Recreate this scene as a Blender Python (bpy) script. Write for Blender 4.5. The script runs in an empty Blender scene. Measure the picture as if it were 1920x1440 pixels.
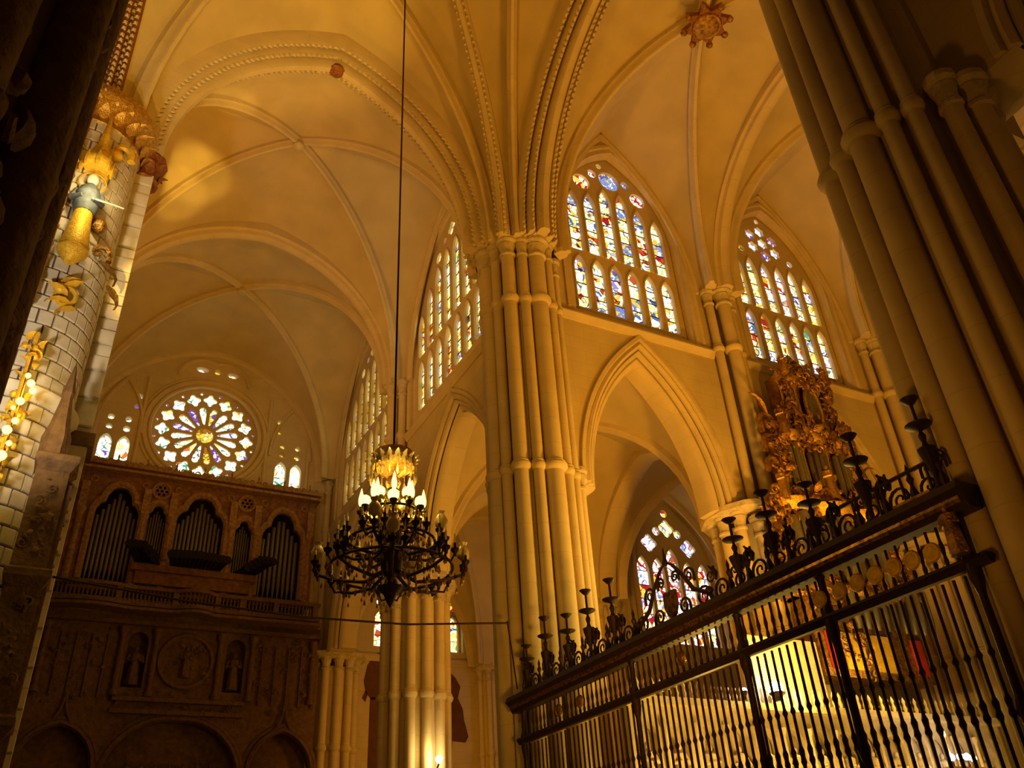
import bpy, math, random
from math import sin, cos, pi, radians, sqrt, atan2, hypot
from mathutils import Vector, Matrix
from mathutils.geometry import tessellate_polygon

# ------------------------------------------------------------------ camera, world, lights, exposure
scene = bpy.context.scene
COL = scene.collection
CAM = Vector((-10.4, -17.67, 1.6))

def make_camera(pitch=32.4, yaw=29.3, roll=-3.6, f=1580.0):
    p, y, r = radians(pitch), radians(yaw), radians(roll)
    fw = Vector((sin(y) * cos(p), cos(y) * cos(p), sin(p)))
    rt = Vector((cos(y), -sin(y), 0))
    up = rt.cross(fw)
    R = cos(r) * rt + sin(r) * up
    U = -sin(r) * rt + cos(r) * up
    cd = bpy.data.cameras.new('camera')
    cd.sensor_fit = 'HORIZONTAL'; cd.sensor_width = 36.0; cd.lens = 36.0 * f / 1920.0
    cd.clip_end = 300; cd.clip_start = .05
    o = bpy.data.objects.new('camera', cd); COL.objects.link(o)
    o.matrix_world = Matrix(((R.x, U.x, -fw.x, CAM.x), (R.y, U.y, -fw.y, CAM.y), (R.z, U.z, -fw.z, CAM.z), (0, 0, 0, 1)))
    scene.camera = o
make_camera()

scene.view_settings.view_transform = 'Standard'
scene.view_settings.look = 'None'
scene.view_settings.gamma = 1.0
scene.view_settings.use_curve_mapping = False
scene.view_settings.exposure = -0.2
try:
    scene.cycles.max_bounces = 6; scene.cycles.diffuse_bounces = 3; scene.cycles.glossy_bounces = 3
    scene.cycles.transmission_bounces = 3; scene.cycles.transparent_max_bounces = 4
    scene.cycles.sample_clamp_indirect = 4.0; scene.cycles.caustics_reflective = False; scene.cycles.caustics_refractive = False
except Exception:
    pass

AMBER = (1.0, .42, .025)
WARM = (1.0, .60, .10)
w = bpy.data.worlds.new('world'); scene.world = w; w.use_nodes = True
bg = w.node_tree.nodes['Background']; bg.inputs[0].default_value = (1.0, .40, .06, 1); bg.inputs[1].default_value = .03

def light(kind, loc, power, color=AMBER, target=None, size=.3, spot=70, blend=.6):
    ld = bpy.data.lights.new('lamp_' + kind.lower(), kind); ld.energy = power; ld.color = color
    if kind == 'SPOT': ld.spot_size = radians(spot); ld.spot_blend = blend; ld.shadow_soft_size = size
    elif kind == 'AREA': ld.size = size
    else: ld.shadow_soft_size = size
    o = bpy.data.objects.new('lamp_' + kind.lower(), ld); COL.objects.link(o); o.location = loc
    if target is not None:
        o.rotation_euler = (Vector(target) - Vector(loc)).to_track_quat('-Z', 'Y').to_euler()
    return o
# unseen floodlights: choir and sanctuary ones inferred, the others added as fill
light('SPOT', (5.2, -6.0, 6.2), 3100, AMBER, (4.0, 2.0, 19), .4, 120, .8)      # choir floodlight on the nave wall
light('SPOT', (3.5, -9.8, 6.4), 2300, AMBER, (3.2, -3, 27), .4, 110, .9)       # choir floodlight on the nave vault
light('SPOT', (13, -6.5, 6.4), 2300, AMBER, (12, -2, 24), .4, 120, .9)
light('SPOT', (-11.0, -11.1, 12.2), 2500, AMBER, (-4.6, -3.4, 26), .5, 125, 1.0)   # unseen spot added by the near pier to light the crossing
light('SPOT', (-7.5, -13.2, 2.4), 420, (1.0, .40, .03), (0, -12.3, 10), .5, 75, 1.0)    # unseen low spot added to brighten the brown pier
light('SPOT', (-5.0, -11.5, 2.2), 1600, AMBER, (-1.0, -1.0, 9), .5, 60, 1.0)     # unseen low spot added to brighten the great pier
light('SPOT', (-9.2, 6.0, 13.2), 2300, AMBER, (-5.0, 8.0, 27), .5, 140, 1.0)   # unseen spot added to light the transept vault
for tg, pw, an in (((-10.1, 6.7, 23.5), 15000, 5), ((-9.5, 6.5, 24.6), 15000, 5.5), ((-9.9, 5.2, 23.8), 9000, 3.2), ((-9.0, 3.3, 25.8), 13000, 4.2), ((-8.6, -.9, 26.6), 9000, 22)):
    light('SPOT', (-11.0, -9.0, 2.5), pw, (1.0, .62, .10), tg, .12, an, .6)     # unseen narrow spots added to cast light patches on the vaults
light('SPOT', (3.2, -5.2, 6.0), 900, WARM, (.2, -.6, 8.5), .3, 75, .9)        # choir floodlight raking the great pier
light('SPOT', (-13.0, -6.2, 7.5), 1500, (1.0, .82, .56), (-12.0, -.6, 13), .3, 75, .7)      # sanctuary floodlight on the gilded pier
light('POINT', (4.0, 4.0, 9.0), 420, AMBER, None, .4)                           # unseen point light added to brighten the aisle
light('POINT', (4.0, 14.5, 8.0), 330, AMBER, None, .4)

# ------------------------------------------------------------------ materials
MATS = {}
def mat(name, color, rough=.85, metal=0.0, var=.12, nscale=3.0, bump=.0, bscale=20, spec=.3, color2=None, courses=None):
    m = bpy.data.materials.new(name); m.use_nodes = True
    nt = m.node_tree; b = nt.nodes['Principled BSDF']
    b.inputs['Roughness'].default_value = rough; b.inputs['Metallic'].default_value = metal
    b.inputs['Specular IOR Level'].default_value = spec
    tc = nt.nodes.new('ShaderNodeTexCoord')
    n = nt.nodes.new('ShaderNodeTexNoise'); n.inputs['Scale'].default_value = nscale; n.inputs['Detail'].default_value = 4
    nt.links.new(tc.outputs['Object'], n.inputs['Vector'])
    r = nt.nodes.new('ShaderNodeValToRGB')
    c2 = color2 or tuple(min(1, c * (1 - 2 * var)) for c in color)
    r.color_ramp.elements[0].position = .32; r.color_ramp.elements[1].position = .68
    r.color_ramp.elements[0].color = (*c2, 1); r.color_ramp.elements[1].color = (*color, 1)
    nt.links.new(n.outputs['Fac'], r.inputs['Fac'])
    last = r.outputs['Color']
    if courses:      # faint mortar courses on plain ashlar
        wv = nt.nodes.new('ShaderNodeTexBrick')
        wv.inputs['Color1'].default_value = (1, 1, 1, 1); wv.inputs['Color2'].default_value = (.97, .97, .97, 1)
        wv.inputs['Mortar'].default_value = (.88, .87, .85, 1); wv.inputs['Scale'].default_value = 1.0
        wv.inputs['Mortar Size'].default_value = .012; wv.inputs['Brick Width'].default_value = courses[0]; wv.inputs['Row Height'].default_value = courses[1]
        sx = nt.nodes.new('ShaderNodeSeparateXYZ'); cb = nt.nodes.new('ShaderNodeCombineXYZ'); ad = nt.nodes.new('ShaderNodeMath'); ad.operation = 'ADD'
        nt.links.new(tc.outputs['Object'], sx.inputs[0]); nt.links.new(sx.outputs[0], ad.inputs[0]); nt.links.new(sx.outputs[1], ad.inputs[1])
        nt.links.new(ad.outputs[0], cb.inputs[0]); nt.links.new(sx.outputs[2], cb.inputs[1]); nt.links.new(cb.outputs[0], wv.inputs['Vector'])
        mx = nt.nodes.new('ShaderNodeMix'); mx.data_type = 'RGBA'; mx.blend_type = 'MULTIPLY'; mx.inputs[0].default_value = 1
        nt.links.new(last, mx.inputs[6]); nt.links.new(wv.outputs['Color'], mx.inputs[7]); last = mx.outputs[2]
    nt.links.new(last, b.inputs['Base Color'])
    if bump:
        n2 = nt.nodes.new('ShaderNodeTexNoise'); n2.inputs['Scale'].default_value = bscale; n2.inputs['Detail'].default_value = 5
        nt.links.new(tc.outputs['Object'], n2.inputs['Vector'])
        bp = nt.nodes.new('ShaderNodeBump'); bp.inputs['Strength'].default_value = bump; bp.inputs['Distance'].default_value = .05
        nt.links.new(n2.outputs['Fac'], bp.inputs['Height']); nt.links.new(bp.outputs['Normal'], b.inputs['Normal'])
    MATS[name] = m
    return m

STONE = mat('cream_stone', (.66, .53, .31), .9, var=.06, nscale=1.3, bump=.12, bscale=9, courses=(1.1, .48))
WEB = mat('vault_plaster', (.62, .49, .27), .92, var=.08, nscale=.9, bump=.15, bscale=7)
SHAFT = mat('shaft_stone', (.68, .54, .32), .85, var=.06, nscale=1.6, bump=.1, bscale=8, courses=(4.0, .75))
CARVED = mat('carved_stone', (.66, .54, .35), .85, var=.14, nscale=5, bump=.6, bscale=14)
CASE = mat('carved_organ_wood', (.40, .22, .085), .7, var=.25, nscale=8, bump=.5, bscale=20)
ASHLAR = mat('pale_ashlar', (.78, .70, .58), .9, var=.1, nscale=2.0, bump=.15, bscale=12)
MORTAR = mat('dark_mortar', (.22, .17, .11), .95, var=.1)
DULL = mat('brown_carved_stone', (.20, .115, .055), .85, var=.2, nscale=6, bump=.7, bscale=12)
GOLD = mat('gilding', (.95, .60, .14), .42, 1.0, var=.22, nscale=14, bump=.5, bscale=40)
GILT = mat('bright_gilt_paint', (.95, .58, .05), .45, .25, var=.15, nscale=10, bump=.4, bscale=30)
OLDGOLD = mat('old_gilding', (.62, .34, .08), .42, .85, var=.35, nscale=9, bump=.7, bscale=26)
REDGOLD = mat('red_gilt_carving', (.22, .06, .02), .5, .3, var=.3, nscale=11, color2=(.34, .15, .035), bump=.5, bscale=24)
IRON = mat('dark_iron', (.05, .028, .014), .5, .35, var=.2, nscale=14)
IRONGOLD = mat('gilt_iron', (.50, .27, .07), .35, .9, var=.4, nscale=16, color2=(.10, .05, .02))
TIN = mat('organ_tin', (.22, .19, .15), .45, .6, var=.1, nscale=7)
WOOD = mat('brown_wood', (.28, .125, .042), .6, var=.25, nscale=6, bump=.2, bscale=22)
BLACK = mat('dark_void', (.015, .010, .007), .9, var=.1)
ALAB = mat('alabaster', (.80, .66, .38), .5, var=.1, nscale=5, bump=.4, bscale=18)
RED = mat('red_cloth', (.50, .03, .02), .8, var=.12)
GREY = mat('grey_robe', (.15, .18, .22), .6, var=.2, nscale=8)
PAINT = mat('dark_wall_paint', (.10, .045, .025), .85, var=.3, nscale=3, color2=(.16, .06, .03))
SHADE = mat('frosted_shade', (.95, .80, .48), .25, var=.05)
FLOORM = mat('floor_stone', (.42, .36, .28), .5, var=.15, nscale=1.2)
LEAD = mat('lead_bar', (.05, .04, .03), .7, var=.1)
CRYSTALD = mat('dim_crystal', (.42, .25, .09), .25, .2, var=.3, nscale=30)  # darker copy of the crystal, paints shade into the lower tiers
CRYSTAL = mat('crystal_drop', (.85, .68, .36), .12, .55, var=.1, nscale=30)

def emit(name, color, strength):
    m = bpy.data.materials.new(name); m.use_nodes = True; nt = m.node_tree
    nt.nodes.clear(); e = nt.nodes.new('ShaderNodeEmission'); o = nt.nodes.new('ShaderNodeOutputMaterial')
    n = nt.nodes.new('ShaderNodeTexNoise'); n.inputs['Scale'].default_value = 8
    r = nt.nodes.new('ShaderNodeValToRGB'); r.color_ramp.elements[0].color = (*[c * .9 for c in color], 1); r.color_ramp.elements[1].color = (*color, 1)
    nt.links.new(n.outputs['Fac'], r.inputs['Fac']); nt.links.new(r.outputs['Color'], e.inputs['Color'])
    e.inputs['Strength'].default_value = strength
    nt.links.new(e.outputs[0], o.inputs[0]); return m
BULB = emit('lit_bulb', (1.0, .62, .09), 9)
SPOTBULB = emit('flood_bulb', (1.0, .86, .55), 60)
COOLBULB = emit('cool_bulb', (.92, .86, 1.0), 30)

def glass(name, scale, ramp, gain=1.0, seed=0.0):
    """leaded stained glass lit by the day outside: coloured cells between dark leads"""
    m = bpy.data.materials.new(name); m.use_nodes = True; nt = m.node_tree; nt.nodes.clear()
    out = nt.nodes.new('ShaderNodeOutputMaterial'); e = nt.nodes.new('ShaderNodeEmission')
    tc = nt.nodes.new('ShaderNodeTexCoord')
    mp = nt.nodes.new('ShaderNodeMapping'); mp.inputs['Location'].default_value = (seed, seed * 1.7, seed * .6)
    nt.links.new(tc.outputs['Object'], mp.inputs['Vector'])
    v = nt.nodes.new('ShaderNodeTexVoronoi'); v.inputs['Scale'].default_value = scale
    v2 = nt.nodes.new('ShaderNodeTexVoronoi'); v2.feature = 'DISTANCE_TO_EDGE'; v2.inputs['Scale'].default_value = scale
    big = nt.nodes.new('ShaderNodeTexNoise'); big.inputs['Scale'].default_value = 1.7; big.inputs['Detail'].default_value = 1
    for n in (v, v2, big): nt.links.new(mp.outputs[0], n.inputs['Vector'])
    sp = nt.nodes.new('ShaderNodeSeparateColor'); nt.links.new(v.outputs['Color'], sp.inputs[0])
    a = nt.nodes.new('ShaderNodeMath'); a.operation = 'MULTIPLY_ADD'; a.inputs[1].default_value = .62; nt.links.new(sp.outputs[0], a.inputs[0])
    s = nt.nodes.new('ShaderNodeMath'); s.operation = 'MULTIPLY_ADD'; s.inputs[1].default_value = 1.3; s.inputs[2].default_value = -.46
    nt.links.new(big.outputs['Fac'], s.inputs[0]); nt.links.new(s.outputs[0], a.inputs[2])
    r = nt.nodes.new('ShaderNodeValToRGB'); r.color_ramp.interpolation = 'CONSTANT'
    el = r.color_ramp.elements
    while len(el) > 1: el.remove(el[-1])
    el[0].position = 0; el[0].color = (*ramp[0][1], 1)
    for p, c in ramp[1:]:
        q = el.new(p); q.color = (*c, 1)
    nt.links.new(a.outputs[0], r.inputs['Fac'])
    th = nt.nodes.new('ShaderNodeMath'); th.operation = 'GREATER_THAN'; th.inputs[1].default_value = .026; nt.links.new(v2.outputs['Distance'], th.inputs[0])
    g = nt.nodes.new('ShaderNodeMath'); g.operation = 'MULTIPLY_ADD'; g.inputs[1].default_value = 1.0; g.inputs[2].default_value = .12
    cs_ = nt.nodes.new('ShaderNodeSeparateColor'); nt.links.new(r.outputs['Color'], cs_.inputs[0])
    m1 = nt.nodes.new('ShaderNodeMath'); m1.operation = 'MULTIPLY'; nt.links.new(cs_.outputs[0], m1.inputs[0]); nt.links.new(cs_.outputs[1], m1.inputs[1])
    m2 = nt.nodes.new('ShaderNodeMath'); m2.operation = 'MULTIPLY_ADD'; m2.inputs[1].default_value = 1.35 * gain; m2.inputs[2].default_value = .72 * gain
    nt.links.new(m1.outputs[0], m2.inputs[0])
    m3 = nt.nodes.new('ShaderNodeMath'); m3.operation = 'MULTIPLY'; nt.links.new(th.outputs[0], m3.inputs[0]); nt.links.new(m2.outputs[0], m3.inputs[1])
    nt.links.new(m3.outputs[0], g.inputs[0])
    nt.links.new(r.outputs['Color'], e.inputs['Color']); nt.links.new(g.outputs[0], e.inputs['Strength'])
    nt.links.new(e.outputs[0], out.inputs[0])
    try: m.cycles.emission_sampling = 'NONE'
    except Exception: pass
    return m
WHT = (1.0, .95, .74)
GL_NAVE = glass('stained_glass_nave', 3.6, [(0, (.9, .12, .03)), (.13, (.62, .02, .04)), (.2, (.95, .55, .05)), (.30, WHT), (.46, (1, .86, .2)), (.54, WHT), (.68, (1, .75, .1)), (.74, (.12, .25, .7)), (.82, (.7, .8, .95)), (.90, (.3, .06, .4)), (.95, (.95, .6, .1))], 1.0, 3.1)
GL_LILAC = glass('stained_glass_lilac', 4.2, [(0, (.75, .1, .05)), (.14, (.95, .5, .05)), (.24, WHT), (.45, (.78, .6, .95)), (.55, WHT), (.66, (.28, .42, .85)), (.74, (.9, .85, .95)), (.86, (.35, .1, .5)), (.93, (.8, .35, .2))], 1.2, 8.3)
GL_GOLD = glass('stained_glass_gold', 3.8, [(0, (.6, .03, .02)), (.12, (.95, .4, .03)), (.24, (1, .75, .12)), (.38, (1, .9, .42)), (.52, (1, .85, .3)), (.66, (1, .9, .42)), (.76, (.2, .3, .7)), (.82, (.95, .7, .2)), (.92, (.15, .5, .3))], 1.15, 5.7)  # gold glass; whites yellowed to paint in warm reflections off the mullions
GL_ROSE = glass('stained_glass_rose', 3.6, [(0, (.9, .2, .05)), (.12, (1, .85, .2)), (.26, (.95, 1, .75)), (.5, WHT), (.64, (.95, 1, .85)), (.74, (.1, .55, .25)), (.8, (.95, .95, .7)), (.9, (.3, .12, .75))], 1.25, 1.2)
GL_VIOLET = glass('stained_glass_violet', 6.0, [(0, (.9, .45, .3)), (.2, (.30, .10, .80)), (.45, (.95, .9, 1)), (.62, (.35, .14, .85)), (.8, (.9, .7, .3))], .9, 2.2)
GL_AMBER = glass('stained_glass_amber', 5.0, [(0, (.7, .25, .02)), (.25, (1, .7, .06)), (.5, (1, .9, .4)), (.7, (.95, .55, .05)), (.88, (.3, .15, .5))], .7, 6.1)
GL_BLUE = glass('stained_glass_blue', 5.0, [(0, (.9, .6, .1)), (.2, (.3, .4, .95)), (.4, (.85, .9, 1)), (.55, (.35, .45, .95)), (.72, (.95, .6, .1)), (.86, (.2, .2, .7))], .9, 4.4)
GL_RED = glass('stained_glass_red', 4.2, [(0, (.55, .02, .03)), (.22, (.95, .5, .05)), (.36, WHT), (.5, (.7, .03, .02)), (.6, (.95, .85, .9)), (.75, (.35, .3, .8)), (.84, (1, .85, .2)), (.94, (.8, .3, .5))], 1.3, 9.4)

# ------------------------------------------------------------------ geometry helpers
class MB:
    def __init__(s): s.v = []; s.f = []
    def add(s, vs, fs):
        k = len(s.v); s.v += [tuple(p) for p in vs]; s.f += [tuple(i + k for i in f) for f in fs]; return s
    def box(s, c, d, rz=0.0):
        x, y, z = d[0] / 2, d[1] / 2, d[2] / 2; cr, sr = cos(rz), sin(rz)
        P = [(c[0] + a * x * cr - b * y * sr, c[1] + a * x * sr + b * y * cr, c[2] + e * z) for e in (-1, 1) for a, b in ((-1, -1), (1, -1), (1, 1), (-1, 1))]
        return s.add(P, [(3, 2, 1, 0), (4, 5, 6, 7), (0, 1, 5, 4), (1, 2, 6, 5), (2, 3, 7, 6), (3, 0, 4, 7)])
    def ring_strip(s, rings, n, cap0=True, cap1=True, closed=False):
        vs = [p for r in rings for p in r]; fs = []
        m = len(rings)
        for i in range(m if closed else m - 1):
            a = i * n; b = ((i + 1) % m) * n
            for j in range(n):
                fs.append((a + j, a + (j + 1) % n, b + (j + 1) % n, b + j))
        if not closed:
            if cap0: fs.append(tuple(range(n - 1, -1, -1)))
            if cap1: fs.append(tuple((m - 1) * n + j for j in range(n)))
        return s.add(vs, fs)
    def lathe(s, c, prof, n=16, rot=0.0, sx=1.0, sy=1.0):
        rings = [[(c[0] + max(r, .0005) * sx * cos(rot + 2 * pi * j / n), c[1] + max(r, .0005) * sy * sin(rot + 2 * pi * j / n), c[2] + z) for j in range(n)] for r, z in prof]
        return s.ring_strip(rings, n)
    def cyl(s, p0, p1, r0, r1=None, n=10):
        return s.tube([p0, p1], [r0, r0 if r1 is None else r1], n)
    def tube(s, pts, r, n=6):
        P = [Vector(p) for p in pts]; m = len(P)
        if not hasattr(r, '__len__'): r = [r] * m
        t0 = (P[1] - P[0]).normalized()
        u = t0.cross(Vector((0, 0, 1)))
        if u.length < .05: u = t0.cross(Vector((1, 0, 0)))
        u.normalize(); rings = []
        for i in range(m):
            t = (P[min(i + 1, m - 1)] - P[max(i - 1, 0)])
            if t.length < 1e-9: t = t0
            t.normalize()
            u = (u - t * u.dot(t))
            if u.length < 1e-6: u = t.orthogonal()
            u.normalize(); w_ = t.cross(u)
            rings.append([tuple(P[i] + (u * cos(2 * pi * j / n) + w_ * sin(2 * pi * j / n)) * r[i]) for j in range(n)])
        return s.ring_strip(rings, n)
    def sphere(s, c, r, n=8, m=6, sc=(1, 1, 1)):
        rings = []
        for i in range(m + 1):
            a = -pi / 2 + pi * i / m
            rr = max(cos(a), .02) * r
            rings.append([(c[0] + rr * sc[0] * cos(2 * pi * j / n), c[1] + rr * sc[1] * sin(2 * pi * j / n), c[2] + r * sc[2] * sin(a)) for j in range(n)])
        return s.ring_strip(rings, n)
    def torus(s, c, R, r, axis=Vector((0, 0, 1)), n=18, m=6):
        axis = Vector(axis).normalized(); u = axis.orthogonal().normalized(); v = axis.cross(u); rings = []
        for i in range(n):
            a = 2 * pi * i / n; d = u * cos(a) + v * sin(a)
            rings.append([tuple(Vector(c) + d * (R + r * cos(2 * pi * j / m)) + axis * (r * sin(2 * pi * j / m))) for j in range(m)])
        return s.ring_strip(rings, m, closed=True)
    def sweep(s, pts, prof, lat, mitre=True):
        """prof: closed polygon of (lateral, outward) offsets; lat: constant lateral direction"""
        P = [Vector(p) for p in pts]; m = len(P); lat = Vector(lat).normalized(); rings = []
        for i in range(m):
            a = (P[i] - P[i - 1]).normalized() if i else None
            b = (P[i + 1] - P[i]).normalized() if i < m - 1 else None
            t = (a + b).normalized() if a is not None and b is not None else (a or b)
            nrm = lat.cross(t).normalized()
            k = 1.0
            if a is not None and b is not None and mitre: k = 1 / max(.5, t.dot(b))
            rings.append([tuple(P[i] + lat * x + nrm * (y * k)) for x, y in prof])
        return s.ring_strip(rings, len(prof))
    def plate(s, outer, holes, w0, w1, fn):
        """flat plate with holes: outlines in (u, v), depths w0..w1, fn(u, v, w) -> world"""
        loops = [outer] + list(holes)
        flat = [p for L in loops for p in L]
        tris = tessellate_polygon([[Vector((p[0], p[1], 0)) for p in L] for L in loops])
        n = len(flat)
        vs = [fn(p[0], p[1], w0) for p in flat] + [fn(p[0], p[1], w1) for p in flat]
        fs = [tuple(t) for t in tris] + [tuple(i + n for i in reversed(t)) for t in tris]
        k = 0
        for L in loops:
            q = len(L)
            for i in range(q): fs.append((k + i, k + (i + 1) % q, n + k + (i + 1) % q, n + k + i))
            k += q
        return s.add(vs, fs)
    def mesh(s, name, m, smooth=None):
        me = bpy.data.meshes.new(name); me.from_pydata(s.v, [], s.f)
        me.materials.append(m)
        if smooth is not None:
            me.polygons.foreach_set('use_smooth', [True] * len(me.polygons)); me.set_sharp_from_angle(angle=smooth)
        return me
    def build(s, name, m, parent=None, smooth=.7, kind=None, label=None, loc=None):
        if not s.v: return None
        o = bpy.data.objects.new(name, s.mesh(name, m, smooth)); COL.objects.link(o)
        if loc is not None: o.location = loc
        if parent is not None: attach(o, parent)
        if kind: o['kind'] = kind
        if label: o['label'] = label
        return o

LOCS = {}
def attach(o, parent):
    o.parent = parent
    l = LOCS.get(parent.name)
    if l is not None: o.matrix_parent_inverse = Matrix.Translation(-Vector(l))
def thing(name, label, cat, loc=(0, 0, 0), group=None, kind=None):
    o = bpy.data.objects.new(name, None); COL.objects.link(o); o.location = loc; o.empty_display_size = .2
    LOCS[o.name] = tuple(loc)
    tag(o, label, cat, group, kind); return o
def tag(o, label, cat, group=None, kind=None):
    o['label'] = label; o['category'] = cat
    if group: o['group'] = group
    if kind: o['kind'] = kind
    return o
def link_mesh(name, me, parent=None, loc=(0, 0, 0), rz=0.0, plain=False):
    """another object on shared mesh data; location in world coordinates"""
    o = bpy.data.objects.new(name, me); COL.objects.link(o); o.location = loc; o.rotation_euler = (0, 0, rz)
    if parent is not None:
        o.parent = parent
        l = LOCS.get(parent.name)
        if l is not None and not plain: o.matrix_parent_inverse = Matrix.Translation(-Vector(l))
    return o
def copy_tree(o, loc, rz=0.0, label=None):
    def cp(x, par):
        c = x.copy(); COL.objects.link(c)
        if par is not None: c.parent = par
        for ch in list(x.children): cp(ch, c)
        return c
    r = cp(o, None); r.location = loc; r.rotation_euler = (0, 0, rz)
    if label: r['label'] = label
    return r

def arc(L, H, n=14, f0=0.0):
    """quarter-ish rib: horizontal run L, rise H, springing upright; returns (d, z) list"""
    R = (L * L + H * H) / (2 * L); a1 = math.acos(max(-1, min(1, (R - L) / R)))
    return [(R - R * cos(f0 + (a1 - f0) * i / n), R * sin(f0 + (a1 - f0) * i / n)) for i in range(n + 1)]
def rib_pts(A, B, n=14, st=0.0):
    A = Vector(A); B = Vector(B); h = Vector((B.x - A.x, B.y - A.y, 0)); L = h.length; h /= L
    if not st: return [A + h * d + Vector((0, 0, z)) for d, z in arc(L, B.z - A.z, n)]
    return [A] + [A + h * d + Vector((0, 0, z + st)) for d, z in arc(L, B.z - A.z - st, n - 1)]
def arch2d(c, a, z0, H, n=12):
    """pointed arch from left spring to right spring, (u, z) list"""
    q = arc(a, H, n)
    return [(c - a + d, z0 + z) for d, z in q] + [(c + a - d, z0 + z) for d, z in reversed(q[:-1])]
def lancet(c, hw, z0, zs, z1, n=5):
    return [(c - hw, z0)] + arch2d(c, hw, zs, z1 - zs, n) + [(c + hw, z0)]
def circle2d(cx, cz, r, n=16, lobes=0, dep=.25, rot=0.0):
    out = []
    for i in range(n):
        a = rot + 2 * pi * i / n
        rr = r * (1 - dep * (.5 - .5 * cos(lobes * (a - rot)))) if lobes else r
        out.append((cx + rr * cos(a), cz + rr * sin(a)))
    return out
NAVE = lambda y0: (lambda u, v, w_: (u, y0 + w_, v))
TRAN = lambda x0: (lambda u, v, w_: (x0 + w_, u, v))
RIBP = lambda w_, h: [(-w_, .12), (-w_, -.35 * h), (-.55 * w_, -.6 * h), (-.5 * w_, -.85 * h), (-.28 * w_, -h), (.28 * w_, -h), (.5 * w_, -.85 * h), (.55 * w_, -.6 * h), (w_, -.35 * h), (w_, .12)]
def flip(prof): return [(x, -y) for x, y in prof]

# ------------------------------------------------------------------ structure: floor, piers
fl = MB().box((2, 0, -.1), (64, 62, .2)).build('floor', FLOORM, None)
tag(fl, 'grey stone paving under the crossing piers', 'floor', kind='structure')

ZB, ZA, ZC, ZT, ZR = 11.4, 16.8, 19.0, 20.2, 11.75      # ring, upper ring, crossing capitals, wall-shaft capitals, arcade capitals
def capital(mb, x, y, z, r, h=.62, n=12):
    mb.lathe((x, y, z), [(r * 1.0, -h), (r * 1.28, -h + .03), (r * 1.28, -h + .09), (r * 1.03, -h + .13), (r * 1.12, -h * .55), (r * 1.38, -h * .3), (r * 1.3, -h * .24), (r * 1.6, -.1), (r * 1.72, -.08), (r * 1.72, .02), (r * 1.58, .05)], n, pi / 8)
def shaft(par, x, y, r, z0, z1, rings=(), cap=True, m=None, n=14, caph=.62):
    s = MB().lathe((x, y, 0), [(r * 1.0, z0), (r, z1 - (.5 if cap else 0))], n).build('shaft', m or SHAFT, par)
    for z in rings:
        if z0 < z < z1 - .5:
            MB().lathe((x, y, z), [(r, -.16), (r * 1.18, -.13), (r * 1.42, -.05), (r * 1.42, .02), (r * 1.2, .06), (r * 1.25, .1), (r, .14)], n).build('shaft_ring', SHAFT, s)
    if cap:
        k = MB(); capital(k, x, y, z1, r, caph); k.build('capital', CARVED, s, smooth=.5)
    return s

def compound_pier(label, c, spec, core, ztop, group=None, m=None, name='compound_pier', base=True):
    """spec: (angle, distance, radius, top, rings)"""
    t = thing(name, label, 'pier', (c[0], c[1], 0), group, 'structure')
    MB().lathe((c[0], c[1], 0), [(core * 1.0, 0), (core, ztop)], 16, pi / 16).build('core', m or STONE, t, smooth=.3)
    if base:
        MB().lathe((c[0], c[1], 0), [(core + .75, 0), (core + .75, .5), (core + .62, .6), (core + .6, 1.0), (core + .45, 1.15)], 16, pi / 16).build('base', m or STONE, t)
    for a, d, r, top, rg in spec:
        shaft(t, c[0] + d * cos(radians(a)), c[1] + d * sin(radians(a)), r, .9, top, rg, True, m)
    return t

RG = (ZB, ZA)
def crossing_spec(fx, fy):
    """shaft layout of the pier between nave and transept, mirrored by fx, fy"""
    base = [(180, 1.10, .22, ZC, RG), (203, 1.13, .145, ZC, RG), (225, 1.16, .20, ZC, RG), (247, 1.13, .145, ZC, RG), (270, 1.10, .245, ZC, RG),
            (293, 1.13, .13, ZC + .1, RG), (311, 1.15, .12, ZC - .3, RG), (157, 1.13, .13, ZC + .1, RG), (139, 1.15, .12, ZC - .3, RG),
            (334, 1.22, .14, ZR, ()), (352, 1.27, .17, ZR - .05, ()), (12, 1.2, .15, ZR, ()), (45, 1.1, .2, ZR, ()), (78, 1.2, .15, ZR, ()), (98, 1.27, .17, ZR - .05, ()), (116, 1.22, .14, ZR, ())]
    out = []
    for a, d, r, t, g in base:
        x, y = cos(radians(a)) * fx, sin(radians(a)) * fy
        out.append((math.degrees(atan2(y, x)), d, r, t, g))
    return out
PIERS = 'great piers of the crossing'
compound_pier('tall cream clustered pier between the arcade and the transept windows', (0, 0), crossing_spec(1, 1), .98, ZC + .2, PIERS)
compound_pier('huge brown clustered pier beside the end of the iron grille', (0, -12.5), crossing_spec(1, -1), .98, ZC + .2, PIERS)

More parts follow.
